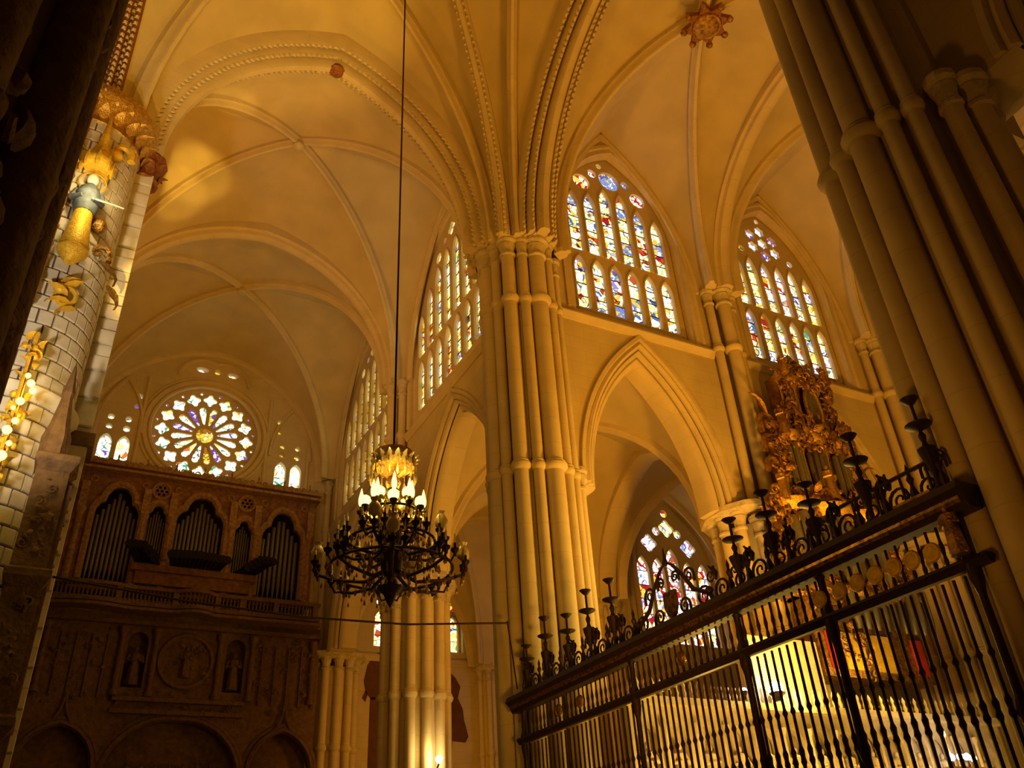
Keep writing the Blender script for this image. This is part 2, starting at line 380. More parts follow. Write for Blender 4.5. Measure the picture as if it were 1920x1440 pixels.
def wall_pier(label, c, inward, along, group):
    """round compound pier of an arcade with wall shafts rising to the vault"""
    t = thing('compound_pier', label, 'pier', (c[0], c[1], 0), group, 'structure')
    cc = (c[0] - inward[0] * .42, c[1] - inward[1] * .42)
    MB().lathe((cc[0], cc[1], 0), [(.95, 0), (.95, ZR - .4)], 16, pi / 16).build('core', STONE, t, smooth=.3)
    MB().lathe((cc[0], cc[1], 0), [(1.6, 0), (1.6, .5), (1.45, .65), (1.35, 1.1)], 16, pi / 16).build('base', STONE, t)
    ia = math.degrees(atan2(inward[1], inward[0])); c0 = c; c = (c[0] - inward[0] * .42, c[1] - inward[1] * .42)
    for k in range(12):
        a = radians(ia + 30 * k)
        if k in (0, 1, 11): continue
        shaft(t, c[0] + 1.06 * cos(a), c[1] + 1.06 * sin(a), .17, .9, ZR, (8.0,))
    # stepped impost over the capitals
    MB().lathe((c[0], c[1], ZR), [(1.2, -.12), (1.5, .0), (1.52, .16), (1.3, .22), (1.0, .3)], 12, pi / 12).build('impost', CARVED, t, smooth=.3)
    for k, (o, d, r) in enumerate(((-.5, .42, .15), (0, .62, .23), (.5, .42, .15))):
        x = c0[0] + inward[0] * d + along[0] * o; y = c0[1] + inward[1] * d + along[1] * o
        if k == 1: shaft(t, x + inward[0] * .0, y, r, ZR - 2, ZT, (17.75,))
        else: shaft(t, x, y, r, ZR - 2, ZT, (17.75,))
    for k in (0, 1, 11):
        a = radians(ia + 30 * k)
        shaft(t, c[0] + 1.06 * cos(a), c[1] + 1.06 * sin(a), .17 if k else .22, .9, ZR - .3, (8.0,), cap=True)
    return t
P2, P3, P4 = (8.1, 0.2), (15.8, .2), (23.5, .2)
ARC = 'arcade piers'
wall_pier('cream arcade pier with carved capital beside the gilded organ', P2, (0, -1), (1, 0), ARC)
wall_pier('arcade pier with slender wall shafts behind the gilded organ', P3, (0, -1), (1, 0), ARC)
wall_pier('transept arcade pier behind the crystal chandelier', (.2, 10.0), (-1, 0), (0, 1), ARC)
wall_pier('corner pier at the right end of the brown organ loft', (.2, 20.0), (-1, 0), (0, 1), ARC)
wall_pier('pale slender pier between the ashlar pier and the organ loft', (-12.7, 10.0), (1, 0), (0, 1), ARC)
wall_pier('corner pier at the left end of the brown organ loft', (-12.7, 20.0), (1, 0), (0, 1), ARC)
# aisle piers further off
for lab, c in (('aisle respond beside the small lancet window', (8.3, 19.6)), ('free-standing aisle pier behind the great clustered pier', (8.2, 9.6)), ('aisle respond beyond the arcade window', (15.8, 9.2))):
    t = thing('aisle_pier', lab, 'pier', (c[0], c[1], 0), 'piers of the side aisle', 'structure')
    MB().lathe((c[0], c[1], 0), [(.55, 0), (.55, ZR)], 12).build('core', STONE, t)
    for k in range(8):
        a = 2 * pi * k / 8 + .2
        shaft(t, c[0] + .62 * cos(a), c[1] + .62 * sin(a), .13, .3, ZR, (8.0,))
    MB().lathe((c[0], c[1], ZR), [(.8, -.1), (.95, .05), (.95, .2), (.7, .3)], 8, pi / 8).build('impost', CARVED, t, smooth=.3)

# ------------------------------------------------------------------ structure: vaults
def web(mb, A, B, bulge=.25, nS=6):
    n = len(A); vs = []; fs = []
    for i in range(n):
        for j in range(nS + 1):
            q = j / nS; p = A[i].lerp(B[i], q)
            vs.append((p.x, p.y, p.z + bulge * 4 * q * (1 - q) * (i / (n - 1)) ** .7))
    m = nS + 1
    for i in range(n - 1):
        for j in range(nS): fs.append((i * m + j, i * m + j + 1, (i + 1) * m + j + 1, (i + 1) * m + j))
    mb.add(vs, fs)
def sweep_rib(name, pts, par, w_=.17, h=.34, m=None, prof=None):
    d = pts[-1] - pts[0]; h_ = Vector((d.x, d.y, 0)).normalized(); lat = Vector((0, 0, 1)).cross(h_)
    return MB().sweep(pts, prof or flip(RIBP(w_, h)), lat).build(name, m or SHAFT, par)
def teeth(pts, par, lat_o, inw, pitch=.2, size=.075, up=.09, m=None):
    """row of little pointed teeth along a moulding (too small to pick apart)"""
    P = [Vector(p) for p in pts]; d = P[-1] - P[0]; d = Vector((d.x, d.y, 0)).normalized(); lat = Vector((0, 0, 1)).cross(d)
    mb = MB(); acc = 0.0
    for i in range(len(P) - 1):
        seg = P[i + 1] - P[i]; L = seg.length; t = seg / L; nrm = lat.cross(t).normalized(); q = acc
        while q < L:
            c = P[i] + t * q + lat * lat_o + nrm * inw
            a, b_ = t * size, lat * size
            mb.add([c - a - b_, c + a - b_, c + a + b_, c - a + b_, c + nrm * up], [(0, 1, 4), (1, 2, 4), (2, 3, 4), (3, 0, 4)])
            q += pitch
        acc = q - L
    mb.build('tooth_ornament', m or CARVED, par, smooth=None, kind='stuff')
def bay_vault(label, X, Y, zs, e, offs, tops, zb, wallribs=(), boss=None, rw=.17, rh=.34, skip=(), st=(0, 0, 0, 0)):
    t = thing('ceiling', label, 'vault', ((X[0] + X[1]) / 2, (Y[0] + Y[1]) / 2, zb), kind='structure')
    xm, ym = (X[0] + X[1]) / 2, (Y[0] + Y[1]) / 2
    cs = [(X[0], Y[0], 1, 1), (X[1], Y[0], -1, 1), (X[1], Y[1], -1, -1), (X[0], Y[1], 1, -1)]
    apex = [Vector((xm, Y[0] + offs[0], tops[0])), Vector((X[1] - offs[1], ym, tops[1])), Vector((xm, Y[1] - offs[2], tops[2])), Vector((X[0] + offs[3], ym, tops[3]))]
    B = Vector((xm, ym, zb)); diag = []
    for k, (x, y, dx, dy) in enumerate(cs):
        S = Vector((x + dx * .78 * e[k], y + dy * .78 * e[k], zs[k])); diag.append(rib_pts(S, B, 14, st[k]))
    sides = [(0, 1), (1, 2), (2, 3), (3, 0)]
    for s, (a, b) in enumerate(sides):
        mb = MB()
        for k in (a, b):
            x, y, dx, dy = cs[k]
            if s in (0, 2): S = Vector((x + dx * e[k], y + dy * offs[s], zs[k]))
            else: S = Vector((x + dx * offs[s], y + dy * e[k], zs[k]))
            ar = rib_pts(S, apex[s]); web(mb, diag[k], ar)
            if s in wallribs: sweep_rib('wall_rib', ar, t, .13, .22)
        mb.build('vault_web', WEB, t, smooth=1.2)
    for k in range(4):
        if k not in skip: sweep_rib('rib', diag[k], t, rw, rh)
    if boss == 'plain' or boss is None:
        MB().lathe((xm, ym, zb), [(.03, -.5), (.13, -.47), (.22, -.38), (.22, -.26), (.18, -.15), (.2, .1)], 12).build('boss', CARVED, t)
    return t

CE = 1.15
# transverse arches of the crossing, with tooth ornament
ARCHL = [(-.64, -.55), (-.64, .16), (-.58, .27), (-.51, .27), (-.48, .12), (-.40, .12), (-.40, .40), (-.34, .48), (-.27, .46), (-.25, .30), (-.17, .30), (-.17, .58), (-.09, .68)]
ARCHP = ARCHL + [(-x, y) for x, y in reversed(ARCHL)]
def big_arch(label, A, B, H, prof=ARCHP, rows=True, m=None):
    A = Vector(A); B = Vector(B); M = (A + B) / 2; M.z = A.z + H
    t = thing('ceiling_arch', label, 'arch', tuple(M), kind='structure')
    whole = rib_pts(A, M, 20) + list(reversed(rib_pts(B, M, 20)))[1:]
    sweep_rib('arch_moulding', whole, t, prof=prof, m=m)
    for S in (A, B):
        p = rib_pts(S, M, 20)
        if rows:
            for lo, iw in ((-.545, .27), (.545, .27), (-.335, .47), (.335, .47), (-.44, .12), (.44, .12), (-.21, .3), (.21, .3)): teeth(p, t, lo, iw - .02, .2, .055, .12)
    return t
big_arch('toothed transverse arch from the cream pier to the ashlar pier', (-1.2, 0, ZC + .05), (-11.3, 0, ZC + .05), 6.75)
big_arch('toothed transverse arch from the cream pier over the iron grille', (0, -1.2, ZC + .05), (0, -11.3, ZC + .05), 6.75)
big_arch('red and gilt beaded arch over the sanctuary beside the dark pier', (-12.5, -1.2, ZC + .05), (-12.5, -11.3, ZC + .05), 6.75, m=REDGOLD)
big_arch('plain transverse arch springing from the dark carved pier', (-11.3, -12.5, ZC + .05), (-1.2, -12.5, ZC + .05), 6.75, rows=False)
TP = [(-.34, -.5), (-.34, .2), (-.24, .26), (-.2, .4), (-.1, .46), (.1, .46), (.2, .4), (.24, .26), (.34, .2), (.34, -.5)]
big_arch('slim transverse arch across the transept above the organ loft', (-.45, 10, ZT), (-12.05, 10, ZT), 6.3, TP, False)
big_arch('slim transverse arch across the choir beside the star boss', (8.1, -.5, ZT), (8.1, -12.0, ZT), 6.1, TP, False)
big_arch('slim transverse arch across the choir beyond the gilded organ', (15.8, -.5, ZT), (15.8, -12.0, ZT), 6.1, TP, False)

# crossing vault with extra ribs (star vault)
zc = 27.8
CV = bay_vault('star vault of the crossing with toothed ribs', (-12.5, 0), (-12.5, 0), [ZC] * 4, [1.2] * 4, [.5] * 4, [26.1] * 4, zc, boss=None, rw=.2, rh=.4)
pd = rib_pts((-.95, -.95, ZC), (-6.25, -6.25, zc), 14)
for lo in (-.13, .13): teeth(pd, CV, lo, .3, .2, .06, .08)
for E0, E1 in (((-1.1, -.62, ZC), (-6.25, -2.9, 26.75)), ((-.62, -1.1, ZC), (-2.9, -6.25, 26.75))):
    sweep_rib('rib', rib_pts(E0, E1), CV, .15, .3)
# nave (choir) bays
NV = bay_vault('choir vault bay with the star boss', (0, 8.1), (-12.5, 0), [ZC, ZT, ZT, ZC], [1.25, .7, .7, 1.25], [0, .35, .0, .5], [27.0, 26.5, 27.0, 26.1], 26.3, (2,), boss='star', rw=.19, rh=.38, st=(1.3, .9, .9, 1.3))
bay_vault('choir vault bay beyond the first arcade pier', (8.1, 15.8), (-12.5, 0), [ZT] * 4, [.7] * 4, [0, .35, 0, .35], [27.0, 26.5, 27.0, 26.5], 26.6, (2,), rw=.19, rh=.38, st=(.9, .9, .9, .9))
bay_vault('farthest choir vault bay', (15.8, 23.5), (-12.5, 0), [ZT] * 4, [.7] * 4, [0, .35, 0, .35], [27.0, 26.5, 27.0, 26.5], 26.6, (2,), rw=.19, rh=.38, st=(.9, .9, .9, .9))
# star boss, red and gold
mb = MB(); st = []
for i in range(16):
    a = 2 * pi * i / 16; r = .80 if i % 2 == 0 else .50
    st.append((4.05 + r * cos(a), -6.25 + r * sin(a)))
mb.plate(st, [], 25.62, 25.82, lambda u, v, w_: (u, v, w_))
mb.build('star_boss', REDGOLD, NV, smooth=None, label='red and gilt star-shaped boss')
mb = MB()
for i in range(8):
    a = 2 * pi * i / 8; mb.sphere((4.05 + .74 * cos(a), -6.25 + .74 * sin(a), 25.62), .12, 8, 5)
mb.lathe((4.05, -6.25, 25.62), [(.05, -.16), (.3, -.14), (.42, -.05), (.36, .0)], 16); mb.torus((4.05, -6.25, 25.6), .42, .06)
mb.build('star_boss_knob', OLDGOLD, NV, kind='stuff')
# red boss at the apex of the transept arch
ARCH_T = bpy.data.objects['ceiling_arch']
MB().lathe((-6.25, 0, 25.05), [(.02, -.12), (.15, -.1), (.26, 0), (.22, .12), (.16, .2)], 12).build('arch_boss', REDGOLD, ARCH_T, label='small red boss at the crown of the arch')
# transept bays
bay_vault('transept vault bay with bright patches of light', (-12.5, 0), (0, 10), [ZC, ZC, ZT, ZT], [1.25, 1.25, .7, .7], [.5, 0, .35, 0], [26.1, 27.0, 26.7, 27.0], 27.0, (1, 3), rw=.15, rh=.28)
bay_vault('transept vault bay in front of the rose window', (-12.5, 0), (10, 19.6), [ZT] * 4, [.7] * 4, [.35, 0, .0, 0], [26.7, 27.0, 26.4, 27.0], 27.2, (1, 2, 3), rw=.15, rh=.28)
# side aisles
AZ = ZR + .1
bay_vault('aisle vault seen through the pointed arcade arch', (.4, 8.1), (1.0, 9.6), [AZ] * 4, [.9] * 4, [0, .3, .3, 0], [16.6, 16.5, 16.5, 16.6], 16.9, rw=.13, rh=.26)
bay_vault('darker aisle vault beyond the first aisle arch', (8.1, 15.8), (1.0, 9.2), [AZ] * 4, [.7] * 4, [0, .3, 0, .3], [16.6, 16.5, 17.2, 16.5], 16.9, (2,), rw=.13, rh=.26)
bay_vault('aisle vault beside the transept lancet windows', (.4, 8.1), (9.6, 19.5), [AZ] * 4, [.8] * 4, [.3, 0, 0, 0], [16.5, 16.6, 17.0, 16.6], 16.9, (2,), rw=.13, rh=.26)
big_arch('cream aisle arch springing from the carved arcade capital', (8.1, 1.3, AZ - .15), (8.1, 8.9, AZ - .15), 4.75, [(-.4, -.1), (-.4, .2), (-.3, .3), (-.12, .36), (.12, .36), (.3, .3), (.4, .2), (.4, -.1)], False)
big_arch('aisle arch behind the transept arcade', (1.2, 9.9, AZ - .15), (7.5, 9.9, AZ - .15), 4.7, [(-.4, -.1), (-.4, .2), (-.3, .3), (-.12, .36), (.12, .36), (.3, .3), (.4, .2), (.4, -.1)], False)

# ------------------------------------------------------------------ structure: walls with arcades and windows
def wall_plate(name, label, fn, u0, u1, arches, wins, z0=ZR, z1=28.5, th=1.1, mats=STONE, end=0.0):
    out = [(u0, z0)]
    for c, a, H in arches: out += arch2d(c, a, z0 + .05, H, 14)
    out += [(u1, z0), (u1, z1), (u0, z1)]
    holes = [lancet(c, a, sill, spr, ap, 12) for c, a, sill, spr, ap in wins]
    o = MB().plate(out, holes, 0, th, fn).build(name, mats, None, smooth=None)
    tag(o, label, 'wall', kind='structure')
    return o
def moulding(name, par, pts2, prof, fn, m=None):
    """prof in (depth w, outward from the opening) swept along an outline in (u, z)"""
    P = [Vector((u, z)) for u, z in pts2]; n = len(P); rings = []
    for i in range(n):
        a = (P[i] - P[i - 1]).normalized() if i else None; b = (P[i + 1] - P[i]).normalized() if i < n - 1 else None
        t = (a + b).normalized() if a is not None and b is not None else (a if a is not None else b)
        k = 1 / max(.45, t.dot(b)) if a is not None and b is not None else 1
        nr = Vector((-t.y, t.x)) * k
        rings.append([fn(P[i].x + nr.x * o_, P[i].y + nr.y * o_, w_) for w_, o_ in prof])
    return MB().ring_strip(rings, len(prof)).build(name, m or SHAFT, par)
ORDERS = [[(-.10, .70), (-.10, .58), (.02, .52), (.2, .52), (.2, .74)], [(-.02, .52), (-.06, .44), (.02, .36), (.1, .36), (.12, .56)],
          [(.14, .38), (.08, .30), (.14, .22), (.24, .2), (.3, .4)], [(.30, .26), (.26, .14), (.34, .04), (.5, .0), (1.0, .0), (1.1, .4), (.3, .4)]]
def arcade_arch(par, c, a, H, fn, z0=ZR):
    pts = arch2d(c, a, z0 + .05, H, 16)
    for k, pr in enumerate(ORDERS): moulding('arch_moulding', par, pts, pr, fn)
def string_course(par, u0, u1, z, fn):
    rings = [[fn(u, z + dz, w_) for w_, dz in ((.05, .14), (-.16, .10), (-.19, .0), (-.10, -.12), (-.05, -.2), (.05, -.2))] for u in (u0, u1)]
    MB().ring_strip(rings, 6).build('string_course', SHAFT, par)

WN = [4.47, 12.0, 19.65]
AN = [(4.35, 2.1 + .42, 5.35), (11.95, 2.2 + .42, 5.35), (19.65, 2.2 + .42, 5.35)]
fnN = NAVE(0.0)
wn = wall_plate('wall_nave', 'cream wall above the choir arcade with stained windows', fnN, .7, 23.5, AN, [(c, 2.42, 17.95, 22.4, 26.2) for c in WN])
for c, a, H in AN: arcade_arch(wn, c, a - .42, H - .6, fnN)
for a, b in ((1.2, 7.5), (8.7, 15.2), (16.4, 23)): string_course(wn, a, b, 17.62, fnN)
WT = [5.4, 14.8]
ATR = [(5.15, 3.1, 5.4), (15.0, 3.2, 5.4)]
fnT = TRAN(0.0)
wt = wall_plate('wall_transept', 'cream wall above the transept arcade beside the chandelier', fnT, .7, 20.0, ATR, [(c, 3.75, 17.95, 22.0, 26.1) for c in WT])
for c, a, H in ATR: arcade_arch(wt, c, a - .42, H - .6, fnT)
for a, b in ((1.2, 9.4), (10.6, 19.2)): string_course(wt, a, b, 17.62, fnT)
for par, cs, a, sp, ap, fn in ((wn, WN, 2.42, 22.4, 26.2, fnN), (wt, WT, 3.75, 22.0, 26.1, fnT)):
    for c in cs:
        o_ = lancet(c, a, 17.95, sp, ap, 12)
        moulding('window_moulding', par, o_, [(-.07, .34), (-.07, .22), (.02, .16), (.1, .2), (.1, .34)], fn)
        moulding('window_moulding', par, o_, [(.04, .12), (.08, .02), (.2, -.06), (.34, -.06), (.38, .1)], fn)
wo = wall_plate('wall_nave_right', 'shadowed choir wall behind the huge brown pier', lambda u, v, w_: (u, -12.5 - w_, v), .9, 23.5, AN, [], th=.9)
# far side of the transept, end wall, aisle walls
wl = wall_plate('wall_transept_left', 'shadowed transept wall behind the ashlar pier', lambda u, v, w_: (-12.5 - w_, u, v), .7, 20.0, [(5.1, 3.0, 5.3), (15.0, 3.2, 5.4)], [], th=1.0)
string_course(wl, 1.2, 19, 17.62, lambda u, v, w_: (-12.5 - w_, u, v))
wr = wall_plate('wall_right', 'dark wall over the arcade beyond the huge brown pier', TRAN(0.0), -24, -13.2, [(-17.6, 3.1, 5.4)], [], th=1.1)
arcade_arch(wr, -17.6, 2.68, 4.8, TRAN(0.0))
o = MB().plate([(.9, 0), (22, 0), (22, 17.4), (.9, 17.4)], [lancet(2.9, .42, 12.6, 14.6, 15.4), lancet(6.62, .42, 12.6, 14.6, 15.4)], 0, .8, NAVE(19.9)).build('wall_aisle_end', STONE, None, smooth=None)
tag(o, 'plain aisle wall with small lancets and a dark mural', 'wall', kind='structure'); WAE = o
string_course(o, .9, 12, 12.1, NAVE(19.9))
for zz in (13.4,): pass
o = MB().plate([(9.0, 0), (24, 0), (24, 18), (9.0, 18)], [lancet(12.25, 2.1, 10.6, 14.0, 17.0, 10)], 0, .9, NAVE(9.4)).build('wall_aisle_side', STONE, None, smooth=None)
tag(o, 'dim aisle wall with a stained window behind the arcade', 'wall', kind='structure')
for k in range(3):
    moulding('window_moulding', o, lancet(12.25, 2.1, 10.6, 14.0, 17.0, 10), [(-.05 - .0 * k, .2 + .28 * k), (-.12, .1 + .28 * k), (-.05, .02 + .28 * k), (.1, .02 + .28 * k), (.1, .2 + .28 * k)], NAVE(9.4))
o = MB().box((9.0, -29.5, 9), (1.0, 20, 18)).build('wall_far_aisle', STONE, None, smooth=None)
tag(o, 'dark wall of the far aisle beyond the brown pier', 'wall', kind='structure')
o = MB().box((12, -21.2, 8.5), (24, .8, 17)).build('wall_far_side', STONE, None, smooth=None)
tag(o, 'plain far side wall beyond the brown pier', 'wall', kind='structure')

# ------------------------------------------------------------------ windows
WINS = {}
def window(name, label, fn, outline, lights, depth, gl, plate_th=.22, circles=(), rnd=None):
    """lights: (centre, half width, z0, spring, apex); circles: (u, z, r, lobes, material)"""
    t = thing(name, label, 'window', fn(outline[0][0], outline[0][1], depth), kind='structure')
    holes = [lancet(*l, 5) for l in lights] + [circle2d(u, z, r, 20, lb, .3, pi / 2) for u, z, r, lb, g in circles]
    f2 = lambda u, v, w_: fn(u, v, w_ + depth)
    MB().plate(outline, holes, 0, plate_th, f2).build('tracery', STONE, t, smooth=None)
    for l in lights:
        c, hw, z0, zs, z1 = l
        moulding('mullion_moulding', t, lancet(c, hw, z0, zs, z1, 5), [(0, .07), (-.06, .04), (-.06, -.0), (.02, -.03), (.03, .06)], f2, STONE)
    bars = MB(); rr = rnd or random.Random(5)
    for c, hw, z0, zs, z1 in lights:
        n = max(1, round((z1 - z0) / .58)); arcp = arc(hw, z1 - zs, 6)
        def half(z):
            if z <= zs: return hw
            y = z - zs
            R = (hw * hw + (z1 - zs) ** 2) / (2 * hw)
            return max(0, hw - (R - sqrt(max(0, R * R - y * y))))
        for k in range(n):
            a, b = z0 + (z1 - z0) * k / n, z0 + (z1 - z0) * (k + 1) / n
            zz = [a + (b - a) * i / 4 for i in range(5)]
            poly = [(c - half(z) * 1.02, z) for z in reversed(zz)] + [(c + half(z) * 1.02, z) for z in zz]
            if half(b) < .01: poly = poly[1:-1] + [(c, b)]
            g = gl[rr.randrange(len(gl))] if isinstance(gl, (list, tuple)) else gl
            MB().plate(poly, [], .12, .14, f2).build('pane', g, t, smooth=None)
            if k: 
                P = [f2(c - hw, a - .012, .09), f2(c + hw, a - .012, .09), f2(c + hw, a + .012, .09), f2(c - hw, a + .012, .09), f2(c - hw, a - .012, .15), f2(c + hw, a - .012, .15), f2(c + hw, a + .012, .15), f2(c - hw, a + .012, .15)]
                bars.add(P, [(0, 1, 2, 3), (7, 6, 5, 4), (0, 4, 5, 1), (2, 6, 7, 3)])
    bars.build('saddle_bars', LEAD, t, smooth=None, kind='stuff')
    for u, z, r, lb, g in circles:
        MB().plate(circle2d(u, z, r * 1.03, 18), [], .12, .14, f2).build('pane', g or (gl[0] if isinstance(gl, (list, tuple)) else gl), t, smooth=None)
    return t
def nave_window(idx, c, label, gl, head, tops=(23.75, 23.9, 24.4, 24.4, 23.9, 23.6)):
    L = []
    for i in range(6):
        x = c + (i - 2.5) * .725
        L.append((x, .25, 18.45, 20.1, 20.68)); L.append((x, .26, 20.98, tops[i] - .8, tops[i]))
    window('window_%d' % idx, label, fnN, lancet(c, 2.45, 17.95, 22.4, 26.25, 12), L, .38, gl, circles=head, rnd=random.Random(idx))
h1 = [(3.2, 24.5, .36, 0, GL_RED), (4.48, 25.02, .46, 0, GL_BLUE), (5.7, 24.5, .34, 0, GL_RED), (3.72, 25.12, .2, 0, GL_RED), (5.22, 25.12, .18, 0, GL_BLUE), (4.1, 25.66, .12, 0, GL_NAVE)]
nave_window(1, WN[0], 'six-light stained window next to the great clustered pier', [GL_NAVE, GL_NAVE, GL_RED, GL_NAVE, GL_NAVE, GL_BLUE], h1)
c2 = WN[1]; h2 = [(c2, 24.62, .29, 6, GL_LILAC), (c2 - 1.28, 23.95, .16, 0, GL_AMBER), (c2 + 1.28, 23.95, .16, 0, GL_LILAC), (c2, 25.85, .12, 0, GL_LILAC)]
for k in range(6):
    a = pi / 6 + k * pi / 3
    if k in (3, 5) or True: h2.append((c2 + .68 * cos(a), 24.62 + .66 * sin(a), .29, 6, GL_LILAC if k % 2 else GL_VIOLET))
nave_window(2, c2, 'stained window with a rosette head above the gilded organ', [GL_NAVE, GL_LILAC, GL_GOLD], h2, (23.3, 23.5, 23.45, 23.45, 23.5, 23.3))
nave_window(3, WN[2], 'stained window half hidden by the huge brown pier', [GL_LILAC, GL_GOLD, GL_VIOLET], [(WN[2] - .9, 24.4, .3, 0, GL_VIOLET), (WN[2], 25.0, .38, 4, GL_LILAC), (WN[2] + .9, 24.4, .3, 0, GL_RED)])
def tran_window(idx, c, label, gl):
    L = []; tops = (22.9, 23.7, 24.2, 24.5, 24.5, 24.2, 23.7, 22.9)
    for i in range(8):
        y = c + (i - 3.5) * .86
        L.append((y, .29, 18.5, 20.0, 20.65)); L.append((y, .29, 20.98, tops[i] - .7, tops[i]))
    hd = [(c - 1.3, 24.72, .24, 0, GL_RED), (c + 1.3, 24.72, .24, 0, GL_GOLD), (c, 25.3, .34, 4, GL_GOLD), (c - .65, 25.12, .15, 0, GL_GOLD), (c + .65, 25.12, .15, 0, GL_RED)]
    window('window_%d' % idx, label, fnT, lancet(c, 3.8, 17.95, 22.0, 26.15, 12), L, .2, gl, circles=hd, rnd=random.Random(idx))
tran_window(4, WT[0], 'golden stained window between the great pier and the wall shaft', [GL_GOLD, GL_NAVE, GL_GOLD])
tran_window(5, WT[1], 'golden stained window above the crystal chandelier', [GL_GOLD, GL_AMBER])
# aisle window seen through the arcade
L = [(12.25 + (i - 2) * .8, .32, 10.6, 13.6 + (.5 if i == 2 else 0), 14.3 + (.5 if i == 2 else 0)) for i in range(5)]
window('window_6', 'colourful aisle window framed by the pointed arcade arch', NAVE(9.4), lancet(12.25, 2.12, 10.6, 14.0, 17.05, 10), L, .3, [GL_RED, GL_LILAC, GL_RED],
       circles=[(11.2, 14.95, .42, 4, GL_LILAC), (13.3, 14.95, .42, 4, GL_LILAC), (12.25, 15.75, .42, 4, GL_GOLD), (11.68, 15.55, .2, 0, GL_RED), (12.82, 15.55, .2, 0, GL_GOLD), (12.25, 16.45, .18, 0, GL_RED)], rnd=random.Random(3))
for k, (x, lab) in enumerate(((2.9, 'small bright lancet left of the arcade pier behind the chandelier'), (6.62, 'small coloured lancet right of the arcade pier behind the chandelier'))):
    window('window_%d' % (7 + k), lab, NAVE(19.9), lancet(x, .44, 12.55, 14.6, 15.45), [(x, .30, 12.65, 13.9, 14.4)], .35, [GL_GOLD, GL_NAVE], circles=[(x, 14.85, .22, 3, GL_RED)], rnd=random.Random(k))

# end wall with the rose window
RX, RZ, RR = -6.27, 21.86, 2.32
YE = 19.6
fnE = NAVE(YE)
out = [(-12.5, 0), (0.2, 0), (.2, 28.5), (-12.5, 28.5)]
sl = [(-10.43, .27), (-9.68, .27), (-2.62, .27), (-1.88, .27)]
side_c = []
for cx in (-10.05, -2.25):
    s_ = 1 if cx < -6 else -1
    side_c += [(cx - .37, 21.35, .15), (cx + .37, 21.35, .16), (cx - .37, 21.85, .15), (cx + .37, 21.85, .15), (cx + .6 * s_, 22.6, .14), (cx + .62 * s_, 23.15, .15)]
top_c = [(RX - .62, 25.28, .30, .16), (RX + .1, 25.32, .17, .17), (RX + .85, 25.28, .28, .16)]
holes = [circle2d(RX, RZ, RR + .14, 48)] + [lancet(c, hw, 19.75, 20.55, 20.98, 5) for c, hw in sl] + [circle2d(u, z, r, 10) for u, z, r in side_c] + [[(u + a * cos(2 * pi * i / 12), z + b * sin(2 * pi * i / 12)) for i in range(12)] for u, z, a, b in top_c]
we = MB().plate(out, holes, 0, .8, fnE).build('wall_end', STONE, None, smooth=None)
tag(we, 'transept end wall around the rose window', 'wall', kind='structure')
for r0, d in ((RR + .18, .10), (RR + .42, .14), (RR + .62, .08)):
    MB().torus((RX, YE, RZ), r0, d, (0, 1, 0), 48, 6).build('rose_moulding', SHAFT, we)
for u in (-9.15, -3.4, -11.0, -1.35):
    MB().cyl((u, YE - .02, 19.2), (u, YE - .02, 22.4 if abs(u - RX) > 4 else 24.3), .09).build('wall_shaft', SHAFT, we)
for cx in (-10.05, -2.25):
    moulding('blind_arch', we, arch2d(cx, .95, 21.2, 2.7, 10), [(-.1, .1), (-.12, 0), (0, -.05), (.05, .1)], fnE)
moulding('blind_arch', we, arch2d(RX, 1.6, 24.7, 1.0, 10), [(-.1, .1), (-.12, 0), (0, -.05), (.05, .1)], fnE)
rw = thing('window_9', 'round rose window with radiating petals above the organ loft', 'window', (RX, YE, RZ), kind='structure')
hol = []; pan = []
hol.append(circle2d(RX, RZ, .40, 24)); pan.append((circle2d(RX, RZ, .41, 20), GL_AMBER))
def petal(a, r0, r1, w0, w1):
    ca, sa = cos(a), sin(a); P = []
    for r, w_ in ((r0, .02), (r0 + .06, w0), (r1 - .26, w1), (r1 - .2, w1 * .75), (r1 - .17, w1 * .95), (r1 - .06, w1 * .72), (r1, .02)):
        P.append((r, w_))
    P = P + [(r, -w_) for r, w_ in reversed(P)]
    return [(RX + r * ca - w_ * sa, RZ + r * sa + w_ * ca) for r, w_ in P]
rr = random.Random(4)
gp = [GL_ROSE, GL_ROSE, GL_ROSE, GL_AMBER, GL_ROSE, GL_VIOLET, GL_ROSE, GL_VIOLET, GL_ROSE, GL_ROSE, GL_ROSE, GL_ROSE, GL_AMBER, GL_VIOLET, GL_ROSE, GL_ROSE]
for k in range(16):
    a = 2 * pi * (k + .5) / 16
    h = petal(a, .56, 1.52, .05, .17); hol.append(h); pan.append((h, gp[k]))
for k in range(16):
    a = 2 * pi * k / 16
    q = circle2d(RX + 1.93 * cos(a), RZ + 1.93 * sin(a), .33, 24, 4, .34, a); hol.append(q); pan.append((q, GL_ROSE))
for k in range(16):
    a = 2 * pi * (k + .5) / 16
    q = circle2d(RX + 2.27 * cos(a), RZ + 2.27 * sin(a), .085, 6); hol.append(q); pan.append((q, GL_VIOLET))
MB().plate(circle2d(RX, RZ, RR + .2, 48), hol, .3, .52, fnE).build('tracery', STONE, rw, smooth=None)
for h, g in pan: MB().plate(h, [], .42, .44, fnE).build('pane', g, rw, smooth=None)
